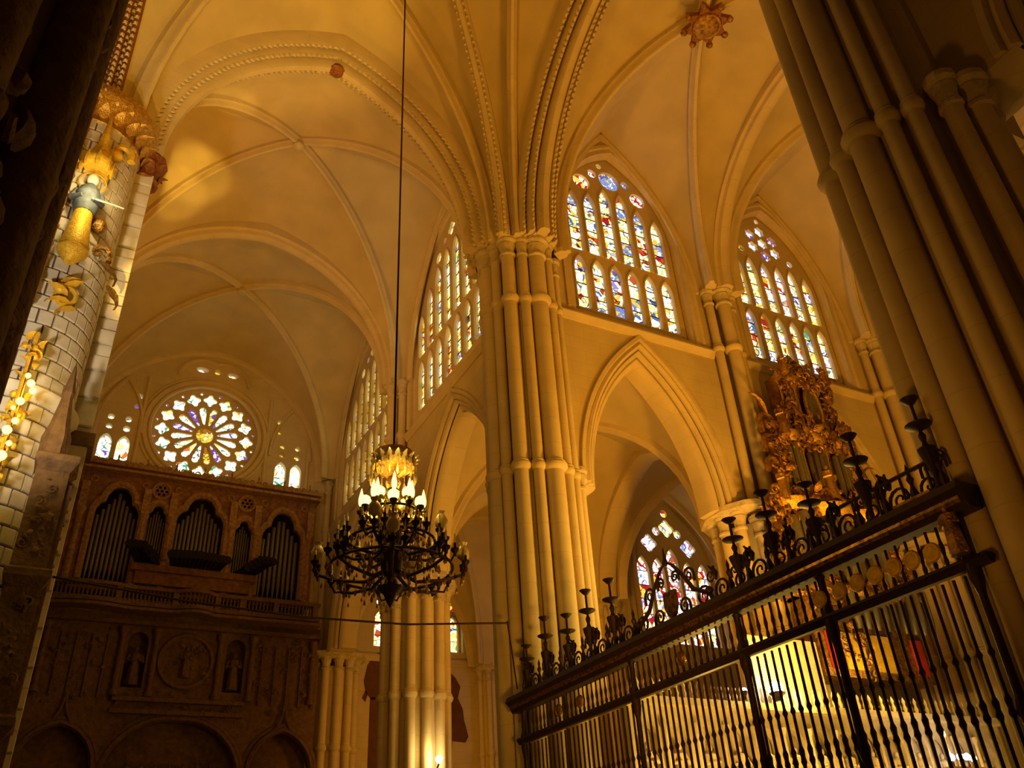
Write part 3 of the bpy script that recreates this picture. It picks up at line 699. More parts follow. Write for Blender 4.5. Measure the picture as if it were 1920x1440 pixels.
for k, (cx, lab) in enumerate(((-10.05, 'pair of small lancets left of the rose window'), (-2.25, 'pair of small lancets right of the rose window'))):
    t = thing('window_%d' % (10 + k), lab, 'window', (cx, YE, 20), kind='structure')
    for c, hw in sl:
        if abs(c - cx) < 1:
            MB().plate(lancet(c, hw * 1.1, 19.7, 20.55, 21.0, 5), [], .3, .33, fnE).build('pane', GL_ROSE, t, smooth=None)
    for u, z, r in side_c:
        if abs(u - cx) < 1: MB().plate(circle2d(u, z, r * 1.1, 10), [], .3, .33, fnE).build('pane', GL_AMBER if k == 1 else GL_ROSE, t, smooth=None)
t = thing('window_12', 'row of small openings over the rose window', 'window', (RX, YE, 25.3), kind='structure')
for i, (u, z, a, b) in enumerate(top_c):
    MB().plate(circle2d(u, z, a * 1.1, 10), [], .34, .36, fnE).build('pane', GL_AMBER if i == 1 else GL_LILAC, t, smooth=None)

# ------------------------------------------------------------------ ornament helpers
def figure(mb, c, h, face=-pi / 2, halo=False):
    """draped standing figure: robe with folds, shoulders, bent arms, head"""
    x, y, z = c; n = 14; rings = []
    for q, r in ((0, .17), (.06, .18), (.3, .15), (.5, .135), (.58, .12), (.7, .15), (.79, .155), (.83, .10), (.855, .05), (.87, .045)):
        rings.append([(x + h * (r + (.014 if j % 2 and q < .55 else 0)) * cos(2 * pi * j / n + face) * .85, y + h * (r + (.014 if j % 2 and q < .55 else 0)) * sin(2 * pi * j / n + face), z + h * q) for j in range(n)])
    mb.ring_strip(rings, n)
    mb.sphere((x + .015 * h * cos(face), y + .015 * h * sin(face), z + h * .925), h * .068, 8, 6, (.85, .85, 1.15))
    f = Vector((cos(face), sin(face), 0)); s = Vector((-sin(face), cos(face), 0)); C = Vector((x, y, z))
    for k in (-1, 1):
        a = C + s * (k * .14 * h) + Vector((0, 0, .78 * h)); e = C + s * (k * .2 * h) + f * (.05 * h) + Vector((0, 0, .6 * h)); w_ = C + s * (k * .07 * h) + f * (.19 * h) + Vector((0, 0, .63 * h))
        mb.tube([a, e, w_], [.05 * h, .045 * h, .03 * h], 6)
    if halo: mb.torus(C + Vector((0, 0, .93 * h)) - f * .03 * h, .12 * h, .012 * h, f, 14, 4)
def scroll_pts(c, u, v, r, turns=1.6, tail=1.0, n=22, flipd=1):
    c, u, v = Vector(c), Vector(u), Vector(v); P = []
    for i in range(n + 1):
        q = i / n; a = q * turns * 2 * pi * flipd; rr = r * (1 - .86 * q)
        P.append(c + u * (rr * cos(a)) + v * (rr * sin(a)))
    return [P[0] - v * (r * tail * flipd)] + P
def scroll(mb, c, u, v, r, th, turns=1.5, tail=1.0, fl=1, n=6):
    P = scroll_pts(c, u, v, r, turns, tail, 20, fl)
    mb.tube(P, [th * (.5 + .5 * (1 - i / len(P))) for i in range(len(P))], n)
def leaf(mb, c, d, L, wd, up=Vector((0, 0, 1))):
    """curling acanthus leaf"""
    c = Vector(c); d = Vector(d).normalized(); s = d.cross(up)
    if s.length < .1: s = d.cross(Vector((1, 0, 0)))
    s.normalize(); nn = s.cross(d); rows = []
    for q, w_, o in ((0, .35, 0), (.3, 1.0, .10), (.55, .8, .16), (.8, .5, .10), (1.0, .12, -.1)):
        p = c + d * (L * q) + nn * (o * L)
        rows.append([tuple(p + s * (wd * w_)), tuple(p + nn * .05 * L), tuple(p - s * (wd * w_)), tuple(p - nn * .05 * L)])
    mb.ring_strip(rows, 4)
def flourish(mb, rnd, lo, hi, n, size, yf):
    """carved foliage scattered over a case front"""
    for _ in range(n):
        c = (rnd.uniform(lo[0], hi[0]), yf + rnd.uniform(-.12, .04), rnd.uniform(lo[1], hi[1])); a = rnd.uniform(0, 2 * pi); s = size * rnd.uniform(.6, 1.3)
        k = rnd.random()
        if k < .55: leaf(mb, c, (cos(a), rnd.uniform(-.5, -.1), sin(a)), s * 1.6, s * .45, Vector((0, -1, 0)))
        elif k < .85: scroll(mb, c, (cos(a), 0, sin(a)), (-sin(a), -.2, cos(a)), s * .7, s * .2, 1.3, .8, 1 if a > pi else -1, 5)
        else: mb.sphere(c, s * .34, 7, 5)

# ------------------------------------------------------------------ ashlar pier with gilded statues (left)
LX, LY = -12.5, 0.0
lp = thing('compound_pier', 'pale ashlar pier with gilt statues beside the dark carved pier', 'pier', (LX, LY, 0), PIERS, 'structure')
AC, AR = (-12.3, -.22), 1.12
MB().lathe((*AC, 0), [(AR, 0), (AR, 18.9)], 48).build('core', MORTAR, lp)
blk = MB(); A0 = radians(15.0)
for q in (0, 1):
    pass
HB = .355
def block_mesh(a0, r0, r1, h, n=3):
    g = .02 / r1; vs = []; fs = []
    for i in range(n + 1):
        a = -a0 / 2 + g + (a0 - 2 * g) * i / n
        for r, z in ((r0, .02), (r1 - .012, .02), (r1, .036), (r1, h - .036), (r1 - .012, h - .02), (r0, h - .02)): vs.append((r * cos(a), r * sin(a), z))
    for i in range(n):
        for j in range(6): fs.append((i * 6 + j, (i + 1) * 6 + j, (i + 1) * 6 + (j + 1) % 6, i * 6 + (j + 1) % 6))
    fs.append((0, 1, 2, 3, 4, 5)); fs.append(tuple(n * 6 + j for j in reversed(range(6))))
    mb = MB().add(vs, fs); return mb.mesh('ashlar_block', ASHLAR, .5)
bm_ = block_mesh(A0, AR - .03, AR + .055, HB)
ncourse = 40
for k in range(ncourse):
    z = 4.1 + k * HB
    for j in range(7):
        a = radians(262) + A0 * (j + (.5 if k % 2 else 0))
        link_mesh('ashlar_block', bm_, lp, (AC[0], AC[1], z), a)
# quoined pilaster on the right of the pier
MB().box((-11.02, .3, 9.3), (.44, .44, 18.6)).build('pilaster', MORTAR, lp, smooth=None)
qa = MB().box((0, 0, HB / 2), (.50, .66, HB - .03)).mesh('quoin_block', ASHLAR); qb = MB().box((0, 0, HB / 2), (.56, .5, HB - .03)).mesh('quoin_block', ASHLAR)
for k in range(ncourse):
    link_mesh('quoin_block', qa if k % 2 else qb, lp, (-11.0 + (.03 if k % 2 else .0), .28, 4.1 + k * HB))
for z in (10.75,):
    MB().lathe((*AC, z), [(AR, -.22), (AR + .10, -.18), (AR + .2, -.06), (AR + .2, .04), (AR + .1, .1), (AR, .16)], 48).build('ring_moulding', ASHLAR, lp)
    MB().box((-11.0, .28, z - .25), (.78, .85, .3)).build('bracket', DULL, lp, smooth=None)
mb = MB(); rnd = random.Random(11)
mb.lathe((*AC, 18.75), [(AR, -.55), (AR + .1, -.5), (AR + .08, -.35), (AR + .2, -.1), (AR + .36, .2), (AR + .4, .3), (AR + .4, .45), (AR + .25, .5)], 24)
for k in range(26):
    a = radians(200 + 8 * k)
    leaf(mb, (AC[0] + (AR + .1) * cos(a), AC[1] + (AR + .1) * sin(a), 18.35 + .2 * (k % 2)), (cos(a), sin(a), 1.2), .4, .14)
mb.build('capital', GOLD, lp, label='gilded leaf capital')
mb = MB(); mb.lathe((-10.98, .3, 18.75), [(.33, -.6), (.42, -.5), (.36, -.35), (.5, .1), (.55, .2), (.5, .35)], 12)
for k in range(10):
    a = 2 * pi * k / 10; leaf(mb, (-10.98 + .36 * cos(a), .3 + .36 * sin(a), 18.35 + .15 * (k % 2)), (cos(a), sin(a), 1.4), .36, .13)
mb.build('capital', REDGOLD, lp, label='dull red leaf capital')
for a, d in ((15, 1.0), (40, 1.1), (70, 1.15)):
    shaft(lp, LX + d * cos(radians(a)) + .1, LY + d * sin(radians(a)) + .3, .14, .9, ZC - .1, ())
MB().lathe((LX, LY, ZC), [(1.25, -.2), (1.4, 0), (1.4, .15), (1.1, .2)], 16).build('impost', STONE, lp, smooth=.3)

g1 = thing('gilded_statue', 'bright gilt statue in grey mantle under a spired canopy', 'statue', (-11.98, -1.5, 14.0))
SX, SY = -11.88, -1.55
MB().lathe((SX, SY, 14.0), [(.1, -.2), (.16, -.12), (.2, -.05), (.3, .05), (.32, .12), (.26, .18)], 12).build('corbel', GILT, g1)
mb = MB().lathe((SX, SY, 14.15), [(.26, 0), (.30, .12), (.24, .5), (.2, .9), (.19, 1.15)], 14); mb.build('robe', GILT, g1)
mb = MB(); mb.lathe((SX, SY, 15.2), [(.21, 0), (.27, .2), (.28, .5), (.2, .72), (.1, .8), (.09, .86)], 12); mb.tube([(SX + .24, SY, 15.8), (SX + .3, SY - .1, 15.5), (SX + .12, SY - .26, 15.45)], [.08, .075, .05], 7); mb.tube([(SX - .24, SY, 15.8), (SX - .3, SY - .1, 15.5), (SX - .1, SY - .26, 15.5)], [.08, .075, .05], 7)
mb.build('mantle', GREY, g1)
mb = MB().sphere((SX, SY - .02, 16.2), .15, 10, 8, (.9, .9, 1.15)); mb.build('head', ASHLAR, g1)
MB().torus((SX, SY + .06, 16.2), .28, .02, (0, 1, 0), 18, 5).build('halo', GILT, g1)
MB().cyl((SX + .1, SY - .28, 15.45), (SX + .75, SY - .1, 15.55), .025, .02, 6).build('staff', ASHLAR, g1)
mb = MB().lathe((SX, SY, 16.6), [(.30, 0), (.34, .1), (.3, .25), (.22, .4), (.16, .62), (.12, .8), (.13, .86), (.08, 1.2), (.05, 1.6), (.01, 1.85)], 8)
for k in range(8):
    a = 2 * pi * k / 8; mb.lathe((SX + .32 * cos(a), SY + .32 * sin(a), 16.5), [(.02, -.1), (.05, 0), (.05, .2), (.0, .45)], 5)
mb.build('canopy', GILT, g1)
def gild_bits(name, label, cat, loc, fn, mm=GILT):
    t = MB(); fn(t); o = t.build(name, mm, None); tag(o, label, cat); return o
def fn(t):
    scroll(t, (-11.5, -1.28, 17.5), (.9, -.1, -.1), (0, -.1, 1), .28, .1, .8, .5); t.sphere((-11.62, -1.3, 17.4), .17, 9, 7, (1.2, 1, .8)); t.cyl((-11.7, -1.15, 17.3), (-11.6, -1.32, 17.4), .06)
gild_bits('gilded_scroll', 'curling gilt scroll bracket high on the ashlar pier', 'ornament', None, fn)
def fn(t):
    for k in range(5): leaf(t, (-11.95 + .1 * k, -1.32, 13.2 - .1 * k), (cos(k), -.3, 1 - .4 * k), .5, .16)
    t.torus((-11.78, -1.36, 13.05), .2, .05, (.2, 1, .2), 14, 6); t.sphere((-11.9, -1.38, 13.2), .14)
gild_bits('gilded_crest', 'small gilt crest below the statue on the ashlar pier', 'ornament', None, fn)
def fn(t):
    t.sphere((-11.55, -1.26, 15.2), .18, 9, 7, (1, .7, 1.2)); scroll(t, (-11.4, -1.1, 14.6), (1, 0, .2), (-.1, 0, 1), .2, .07, .9, 1.2); leaf(t, (-11.35, -1.05, 14.4), (.8, 0, -1), .7, .14); leaf(t, (-11.1, -.9, 13.9), (.6, .2, -1), .6, .14)
gild_bits('gilded_garland', 'dull gilt garland trailing down the ashlar pier', 'ornament', None, fn, OLDGOLD)
def fn(t):
    t.cyl((-12.32, -1.62, 12.5), (-12.32, -1.62, 18.6), .06, .06, 8)
    for k in range(13): t.sphere((-12.32, -1.66, 12.6 + .5 * k), .09, 7, 5)
gild_bits('gilded_moulding', 'upright beaded gilt rod behind the statue', 'moulding', None, fn, OLDGOLD)
def fn(t):
    rnd = random.Random(2)
    for k in range(70):
        z = 7.0 + 4.6 * rnd.random(); a = rnd.uniform(0, 6.28)
        c = (-12.02 + .16 * rnd.uniform(-1, 1), -1.75 + .1 * rnd.uniform(-1, 1), z)
        if k % 3: leaf(t, c, (cos(a), -.5, sin(a)), .24, .08)
        else: t.sphere(c, .07, 7, 5)
    t.cyl((-12.02, -1.72, 6.5), (-12.02, -1.72, 11.8), .07, .05, 8)
gild_bits('gilded_foliage_shaft', 'glinting gilt leafy shaft left of the ashlar courses', 'ornament', None, fn)
for z, r in ((11.1, .10), (10.85, .12), (10.4, .08), (10.0, .1), (9.6, .11), (9.2, .08), (8.9, .06), (7.9, .1)):
    pass
# glowing balls added to imitate glints of light on that gilding
glints = thing('votive_lamp', 'column of glowing votive lamps beside the gilt shaft', 'lamp', (-11.85, -2.3, 8.6))
mb = MB().tube([(-11.93, -2.3, 7.7), (-11.93, -2.3, 10.9)], .02, 6); mb.build('rod', IRONGOLD, glints)
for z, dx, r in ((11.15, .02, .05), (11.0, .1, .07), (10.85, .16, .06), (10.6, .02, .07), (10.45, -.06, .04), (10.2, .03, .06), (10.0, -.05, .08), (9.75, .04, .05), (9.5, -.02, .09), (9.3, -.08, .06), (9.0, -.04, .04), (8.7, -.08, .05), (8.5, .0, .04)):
    MB().sphere((-11.93 + dx, -2.35, z - .7), r, 8, 6).build('lamp_globe', BULB, glints)
light('POINT', (-11.6, -2.6, 10.2), 60, WARM, None, .2)  # unseen light added to make the gilt shaft shine
light('POINT', (-11.7, -2.4, 15.6), 110, (1, .75, .3), None, .15)                # unseen point light added to brighten the gilt statue

# carved brown pillar below
cp = thing('carved_pillar', 'brown carved pillar with pale edge and crockets below the ashlar', 'pillar', (-11.1, -1.35, 0))
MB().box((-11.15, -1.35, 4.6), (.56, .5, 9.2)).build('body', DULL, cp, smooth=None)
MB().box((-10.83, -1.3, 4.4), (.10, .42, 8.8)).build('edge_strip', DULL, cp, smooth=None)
for z in (2.2, 4.6, 7.0, 9.2):
    MB().lathe((-11.12, -1.35, z), [(.36, -.2), (.52, -.02), (.52, .1), (.4, .16)], 4, pi / 4).build('cornice', DULL, cp, smooth=None)
for z0, z1 in ((2.5, 4.2), (5.0, 6.6), (7.4, 8.8)):
    mb = MB(); rnd = random.Random(int(z0 * 10))
    flourish(mb, rnd, (-11.36, z0), (-10.95, z1), 16, .12, -1.62); mb.build('relief', DULL, cp, kind='stuff')
mb = MB()
for k in range(9): mb.sphere((-10.86, -1.36, 7.3 + .26 * k), .09, 7, 5, (1.3, 1, .8))
mb.build('crockets', DULL, cp, kind='stuff')
MB().lathe((-11.25, -1.3, 9.3), [(.24, 0), (.26, .5), (.18, .8), (.1, 1.4), (.12, 1.5), (.03, 2.1), (0, 2.3)], 6).build('pinnacle', DULL, cp, smooth=.3)
br = MB().tube([(-11.9, -2.5, 3.0), (-11.3, -2.3, 3.1), (-10.7, -2.2, 3.05)], [.16, .13, .05], 8).build('bracket', IRON, None); tag(br, 'dark iron bracket jutting from the dark carved pier', 'bracket')

# ------------------------------------------------------------------ dark carved pier (nearest)
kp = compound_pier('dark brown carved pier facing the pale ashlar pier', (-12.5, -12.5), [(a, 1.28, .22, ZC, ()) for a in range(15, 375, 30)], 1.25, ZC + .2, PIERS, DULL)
rnd = random.Random(21)
for j, (z0, z1) in enumerate(((2, 4.5), (4.5, 7), (7, 9.5), (9.5, 12))):
    mb = MB()
    for _ in range(60):
        a = radians(rnd.uniform(-100, 60)); z = rnd.uniform(z0, z1); r = 1.36
        c = (-12.5 + r * cos(a), -12.5 + r * sin(a), z)
        if rnd.random() < .6: leaf(mb, c, (-sin(a) * rnd.uniform(-.6, .6), cos(a) * rnd.uniform(-.6, .6), rnd.uniform(.3, 1)), .28, .09, Vector((cos(a), sin(a), 0)))
        else: mb.sphere(c, rnd.uniform(.06, .13), 7, 5)
    mb.build('relief', DULL, kp, kind='stuff')
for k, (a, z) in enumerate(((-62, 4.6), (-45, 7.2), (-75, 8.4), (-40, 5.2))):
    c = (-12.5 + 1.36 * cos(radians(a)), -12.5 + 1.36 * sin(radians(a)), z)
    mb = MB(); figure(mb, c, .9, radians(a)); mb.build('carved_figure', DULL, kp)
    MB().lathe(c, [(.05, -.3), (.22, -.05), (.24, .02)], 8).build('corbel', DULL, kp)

# ------------------------------------------------------------------ organ loft on the transept end wall
YO = 18.75
og = thing('pipe_organ', 'brown five-arched organ case under the rose window', 'organ', (-6.0, YO, 13.6))
bays = [(-9.36, .86, 16.85, 18.1, 9), (-7.78, .40, 16.95, 17.5, 7), (-6.0, 1.0, 16.95, 18.15, 11), (-4.13, .38, 16.75, 17.35, 7), (-2.42, .90, 16.7, 18.0, 8)]
def foil(c, hw, z0, zs, z1):
    h = z1 - zs
    L = [(c - hw, z0), (c - hw, zs), (c - hw * .96, zs + .16 * h), (c - hw * .8, zs + .36 * h), (c - hw * .62, zs + .42 * h), (c - hw * .56, zs + .66 * h), (c - hw * .36, zs + .9 * h), (c - hw * .12, z1 - .02)]
    return L + [(2 * c - u, v) for u, v in reversed(L)]
MB().plate([(-11.05, 13.6), (-.95, 13.6), (-.95, 18.75), (-11.05, 18.75)], [foil(c, hw, 13.95, zs, z1) for c, hw, zs, z1, n in bays], 0, .25, NAVE(YO)).build('case_front', WOOD, og, smooth=None)
MB().box((-6, YO + .72, 16.2), (10.1, .1, 5.2)).build('case_back', BLACK, og, smooth=None)
for c, hw, zs, z1, n in bays:
    moulding('arch_moulding', og, foil(c, hw, 13.95, zs, z1), [(-.12, .22), (-.14, .06), (-.02, -.03), (.05, .0), (.05, .2)], NAVE(YO), CASE)
    for i in range(n):
        x = c + hw * (2 * (i + .5) / n - 1) * .94; q = 1 - abs(2 * (i + .5) / n - 1); r = hw / n * .82
        top = zs - .15 + (z1 - zs) * q * .95
        MB().lathe((x, YO + .34, 13.98), [(r * .25, 0), (r * .98, .55), (r, .6), (r, .66), (r * .98, top - 13.98), (r * .8, top - 13.96)], 10).build('organ_pipe', TIN, og)
for x in (-10.75, -8.32, -7.22, -4.68, -3.6, -1.2):
    mb = MB(); mb.lathe((x, YO - .05, 13.7), [(.2, 0), (.2, .15), (.14, .25), (.13, 1.3), (.16, 1.36), (.12, 1.45), (.12, 2.9), (.22, 3.15), (.22, 3.25)], 12); mb.build('column', CASE, og)
    MB().box((x, YO - .05, 17.5), (.3, .3, 1.2)).build('pier_block', CASE, og, smooth=None)
for z, h, d in ((18.72, .12, .3), (18.95, .16, .42)):
    MB().box((-6, YO + .0, z), (10.3, .5 + d, h)).build('cornice', CASE, og, smooth=None)
rnd = random.Random(8)
for x in (-7.78, -4.13):       # round open-work rosettes over the narrow arches
    mb = MB().torus((x, YO - .05, 18.15), .36, .07, (0, 1, 0), 20, 6)
    for k in range(6): mb.torus((x + .19 * cos(k * pi / 3), YO - .05, 18.15 + .19 * sin(k * pi / 3)), .1, .03, (0, 1, 0), 10, 4)
    mb.build('rosette', CASE, og); MB().lathe((x, YO - .01, 18.15), [(0, 0)], 8)
    o = MB().plate(circle2d(x, 18.15, .34, 16), [], -.02, -.005, NAVE(YO)).build('rosette_ground', BLACK, og, smooth=None)
for x in (-10.5, -8.45, -7.1, -4.85, -3.35, -1.5):
    MB().torus((x, YO - .03, 18.3), .13, .04, (0, 1, 0), 12, 5).build('roundel', CASE, og)
mb = MB()
for k in range(34):
    x = -10.95 + k * .3
    scroll(mb, (x, YO - .1, 19.2), (1, 0, 0), (0, 0, 1), .12, .035, 1.2, .6, 1 if k % 2 else -1, 5)
    if k % 4 == 0: mb.lathe((x, YO - .1, 19.05), [(.06, 0), (.07, .2), (.03, .3), (.05, .38), (0, .55)], 6)
mb.build('openwork_cresting', CASE, og, kind='stuff')
# horizontal trumpets, dark, fanned out towards the transept
for c, n, wd, fan, up in ((-7.75, 7, .5, -.55, .5), (-5.95, 13, 1.05, 0, .18), (-4.05, 7, .5, .75, .4)):
    for i in range(n):
        q = 2 * i / (n - 1) - 1
        a = (c + wd * q * .85, YO + .05, 14.75); zz = 14.95 + up * (1 - abs(q)) * .5 + (up * (-q if fan < 0 else q) * .5 if fan else 0)
        b = (c + wd * q * 1.05 + fan * .8, YO - 1.25, zz)
        MB().tube([a, tuple(a[k] * .25 + b[k] * .75 for k in range(3)), b], [.06, .10, .2], 8).build('trumpet_pipe', BLACK, og)
MB().box((-5.95, YO - .25, 14.55), (5.0, .5, .28)).build('trumpet_chest', WOOD, og, smooth=None)
MB().box((-5.95, YO - .18, 14.15), (4.6, .36, .5)).build('console_panel', WOOD, og, smooth=None)

bal = thing('balustrade', 'brown stone balustrade along the foot of the organ case', 'balustrade', (-6.0, 18.2, 13.0))
def bow(x): return 18.25 - .35 * max(0, 1 - ((x + 5.75) / .75) ** 2) - .25 * max(0, 1 - ((x + 9.6) / 1.3) ** 2)
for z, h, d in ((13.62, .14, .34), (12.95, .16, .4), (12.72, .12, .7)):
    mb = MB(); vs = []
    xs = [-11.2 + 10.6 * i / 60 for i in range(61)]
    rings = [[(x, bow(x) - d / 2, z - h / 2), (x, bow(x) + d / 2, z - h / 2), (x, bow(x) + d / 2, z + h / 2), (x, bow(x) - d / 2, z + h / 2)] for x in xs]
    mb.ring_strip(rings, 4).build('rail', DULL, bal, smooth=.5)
bm2 = MB().lathe((0, 0, 0), [(.05, 0), (.05, .05), (.03, .1), (.055, .22), (.03, .38), (.05, .46), (.05, .52)], 7).mesh('baluster', DULL, .7)
for k in range(66):
    x = -10.9 + k * .152
    link_mesh('baluster', bm2, bal, (x, bow(x), 13.03))
for x in (-8.7, -6.55, -4.9, -3.9, -2.5, -.8):
    MB().box((x, bow(x), 13.28), (.22, .3, .62)).build('post', DULL, bal, smooth=None)

# carved portal front below the balustrade
YP = 18.9
po = thing('carved_portal', 'dark carved stone portal front below the organ balustrade', 'portal', (-6, YP, 0))
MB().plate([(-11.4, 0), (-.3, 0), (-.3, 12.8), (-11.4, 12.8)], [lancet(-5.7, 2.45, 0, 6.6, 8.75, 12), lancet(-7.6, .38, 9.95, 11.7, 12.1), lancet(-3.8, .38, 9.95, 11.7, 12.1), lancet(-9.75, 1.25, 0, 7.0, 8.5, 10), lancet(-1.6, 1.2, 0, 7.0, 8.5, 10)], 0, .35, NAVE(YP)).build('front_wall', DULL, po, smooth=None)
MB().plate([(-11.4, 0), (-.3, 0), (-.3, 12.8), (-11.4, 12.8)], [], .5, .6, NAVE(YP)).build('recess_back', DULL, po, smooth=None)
for c, a, zs, H, hood in ((-5.7, 2.45, 6.6, 2.15, .5), (-9.75, 1.25, 7.0, 1.5, .3), (-1.6, 1.2, 7.0, 1.5, .3)):
    for k in range(2):
        moulding('arch_moulding', po, arch2d(c, a + .16 * k, zs, H + .16 * k, 12), [(-.14 + .08 * k, .16), (-.16 + .08 * k, .04), (-.02, -.02), (.04, .12)], NAVE(YP), DULL)
    if a < 2:
        for s in (-1, 1):
            MB().tube([(c + s * .62 * a, YP - .08, zs + H * .8), (c + s * .3, YP - .1, zs + H + .12), (c + s * .1, YP - .1, zs + H + .5), (c, YP - .1, zs + H + 1.1)], .05, 6).build('ogee_moulding', DULL, po)
for z in (12.4, 9.5, 9.05): MB().box((-5.75, YP - .06, z), (10.9 if z > 12 else 4.9, .34, .16)).build('cornice', DULL, po, smooth=None)
for x in (-8.2, -6.95, -4.45, -3.15, -10.9, -.6):
    MB().lathe((x, YP - .12, 9.6), [(.16, 0), (.16, .15), (.1, .22), (.12, 1.2), (.09, 2.2), (.18, 2.45), (.18, 2.6)], 10).build('column', DULL, po)
for x in (-7.6, -3.8):
    mb = MB(); figure(mb, (x, YP + .15, 10.05), 1.5); mb.build('niche_figure', DULL, po)
mb = MB().torus((-5.72, YP - .05, 11.05), 1.02, .1, (0, 1, 0), 28, 6); mb.build('medallion_ring', DULL, po)
mb = MB(); rnd = random.Random(5); figure(mb, (-5.72, YP - .06, 10.4), 1.2); flourish(mb, rnd, (-6.5, 10.3), (-4.95, 11.8), 26, .16, YP - .02); mb.build('medallion_relief', DULL, po, kind='stuff')
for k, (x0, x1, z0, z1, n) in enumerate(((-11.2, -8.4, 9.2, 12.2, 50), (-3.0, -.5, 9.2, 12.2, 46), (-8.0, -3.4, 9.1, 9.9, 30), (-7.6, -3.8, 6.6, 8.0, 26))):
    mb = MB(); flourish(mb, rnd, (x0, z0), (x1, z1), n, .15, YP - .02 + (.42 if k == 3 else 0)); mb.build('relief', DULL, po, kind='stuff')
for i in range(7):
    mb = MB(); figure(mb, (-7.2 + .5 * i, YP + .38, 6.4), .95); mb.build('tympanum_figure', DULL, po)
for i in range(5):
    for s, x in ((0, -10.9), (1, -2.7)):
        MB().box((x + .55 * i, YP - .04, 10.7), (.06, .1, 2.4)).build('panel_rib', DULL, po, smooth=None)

# ------------------------------------------------------------------ iron grille of the choir
GX = -1.3
gr = thing('iron_grille', 'tall wrought iron choir grille with gilt medallions and crest', 'grille', (GX, -6.5, 0))
barL = MB().lathe((0, 0, 0), [(.022, .5), (.022, 1.4), (.04, 1.45), (.022, 1.5), (.024, 3.1), (.042, 3.16), (.03, 3.22), (.04, 3.3), (.022, 3.36), (.022, 3.75), (.04, 3.8), (.022, 3.86), (.02, 4.66)], 6).mesh('bar', IRON, .6)
barU = MB().lathe((0, 0, 0), [(.018, 4.82), (.03, 4.9), (.018, 4.96), (.032, 5.06), (.018, 5.16), (.018, 5.32)], 6).mesh('upper_bar', IRON, .6)
for k in range(70):
    y = -1.15 - .1545 * k
    link_mesh('bar', barL, gr, (GX, y, 0)); link_mesh('upper_bar', barU, gr, (GX, y, 0))
PR = [(-.2, .12), (-.24, .04), (-.16, -.02), (-.1, -.12), (.1, -.12), (.16, -.02), (.24, .04), (.2, .12)]
def rail(z, prof, y0, y1, nm, m):
    MB().ring_strip([[(GX + a, y, z + b) for a, b in prof] for y in (y0, y1)], len(prof)).build(nm, m, gr, smooth=.4)
rail(5.5, [(a * 1.15, b * 1.3) for a, b in PR], -.75, -12.25, 'top_rail', IRON)
rail(5.47, [(-.20, .03), (-.20, -.02), (-.17, -.06), (-.15, .0)], -.8, -12.2, 'gilt_fillet', IRONGOLD)
rail(4.76, [(a * .42, b * .5) for a, b in PR], -.85, -12.2, 'middle_rail', IRON)
rail(.3, [(a * .9, b * 1.6) for a, b in PR], -.9, -12.1, 'plinth_rail', IRON)
for y in (-1.05, -5.15, -8.0, -9.75, -11.95):
    mb = MB().lathe((GX, y, 0), [(.1, 0), (.1, .5), (.05, .6), (.055, 1.4), (.085, 1.5), (.05, 1.6), (.055, 3.0), (.085, 3.15), (.05, 3.3), (.045, 4.4), (.085, 4.6), (.085, 4.85), (.05, 4.95), (.05, 5.3), (.1, 5.4)], 10)
    mb.build('post', IRON, gr)
mb = MB(); figure(mb, (GX - .15, -11.95, 4.85), .62, pi); mb.build('term_figure', OLDGOLD, gr)
for y, z in ((-10.06, 5.05), (-10.37, 5.06), (-10.67, 5.06), (-10.97, 5.06), (-11.25, 5.05), (-11.54, 5.04), (-9.7, 5.05), (-2.6, 5.05), (-3.4, 5.05), (-6.6, 5.05)):
    m_ = MB().torus((GX - .05, y, z), .10, .024, (1, 0, 0), 16, 5); m_.sphere((GX - .05, y, z), .09, 10, 7, (.35, 1, 1)); m_.build('medallion', GILT if y < -9 else OLDGOLD, gr)
# crest: candelabra with drip pans, scrolls, shield
mb = MB().lathe((0, 0, 0), [(.1, 0), (.1, .08), (.04, .14), (.035, .26), (.11, .52), (.12, .58), (.05, .6), (.03, .66), (.05, .74), (.022, .8), (.022, 1.25)], 10)
candM = mb.mesh('candelabrum', IRON, .6)
panM = MB().lathe((0, 0, 0), [(.03, -.04), (.08, -.02), (.155, .01), (.17, .03), (.15, .03), (.06, .0), (.03, .0)], 16).mesh('drip_pan', IRON, .6)
panS = MB().lathe((0, 0, 0), [(.02, -.04), (.05, -.03), (.1, .02), (.12, .04), (.09, .04), (.04, .0)], 14).mesh('drip_pan', IRON, .6)
mb = MB()
for s in (-1, 1): scroll(mb, (0, s * .1, -.12), (0, s, 0), (0, 0, 1), .08, .022, 1.1, 1.2, 1, 5)
armM = mb.mesh('candle_arm', IRON, .6)
for y, hz in ((-1.35, .82), (-2.2, 1.12), (-3.1, .95), (-3.9, 1.15), (-4.75, 1.1), (-8.25, .95), (-9.05, 1.05), (-9.9, .85), (-10.85, 1.1), (-11.9, 1.1)):
    c = link_mesh('candelabrum', candM, gr, (GX, y, 5.64)); c.scale = (1, 1, hz)
    for me, dz in ((panM, .86), (panS, 1.2), (armM, .5)):
        q = bpy.data.objects.new(me.name, me); COL.objects.link(q); q.parent = c; q.location = (0, 0, dz)
scr = []
mb = MB(); scroll(mb, (0, 0, .22), (0, 1, 0), (0, 0, 1), .17, .026, 1.6, .9, 1, 5); scroll(mb, (0, .24, .5), (0, -1, 0), (0, 0, -1), .11, .02, 1.4, 1.2, 1, 5); leaf(mb, (0, .1, .4), (0, .5, 1), .3, .07, Vector((1, 0, 0)))
s1 = mb.mesh('scroll', IRON, .6)
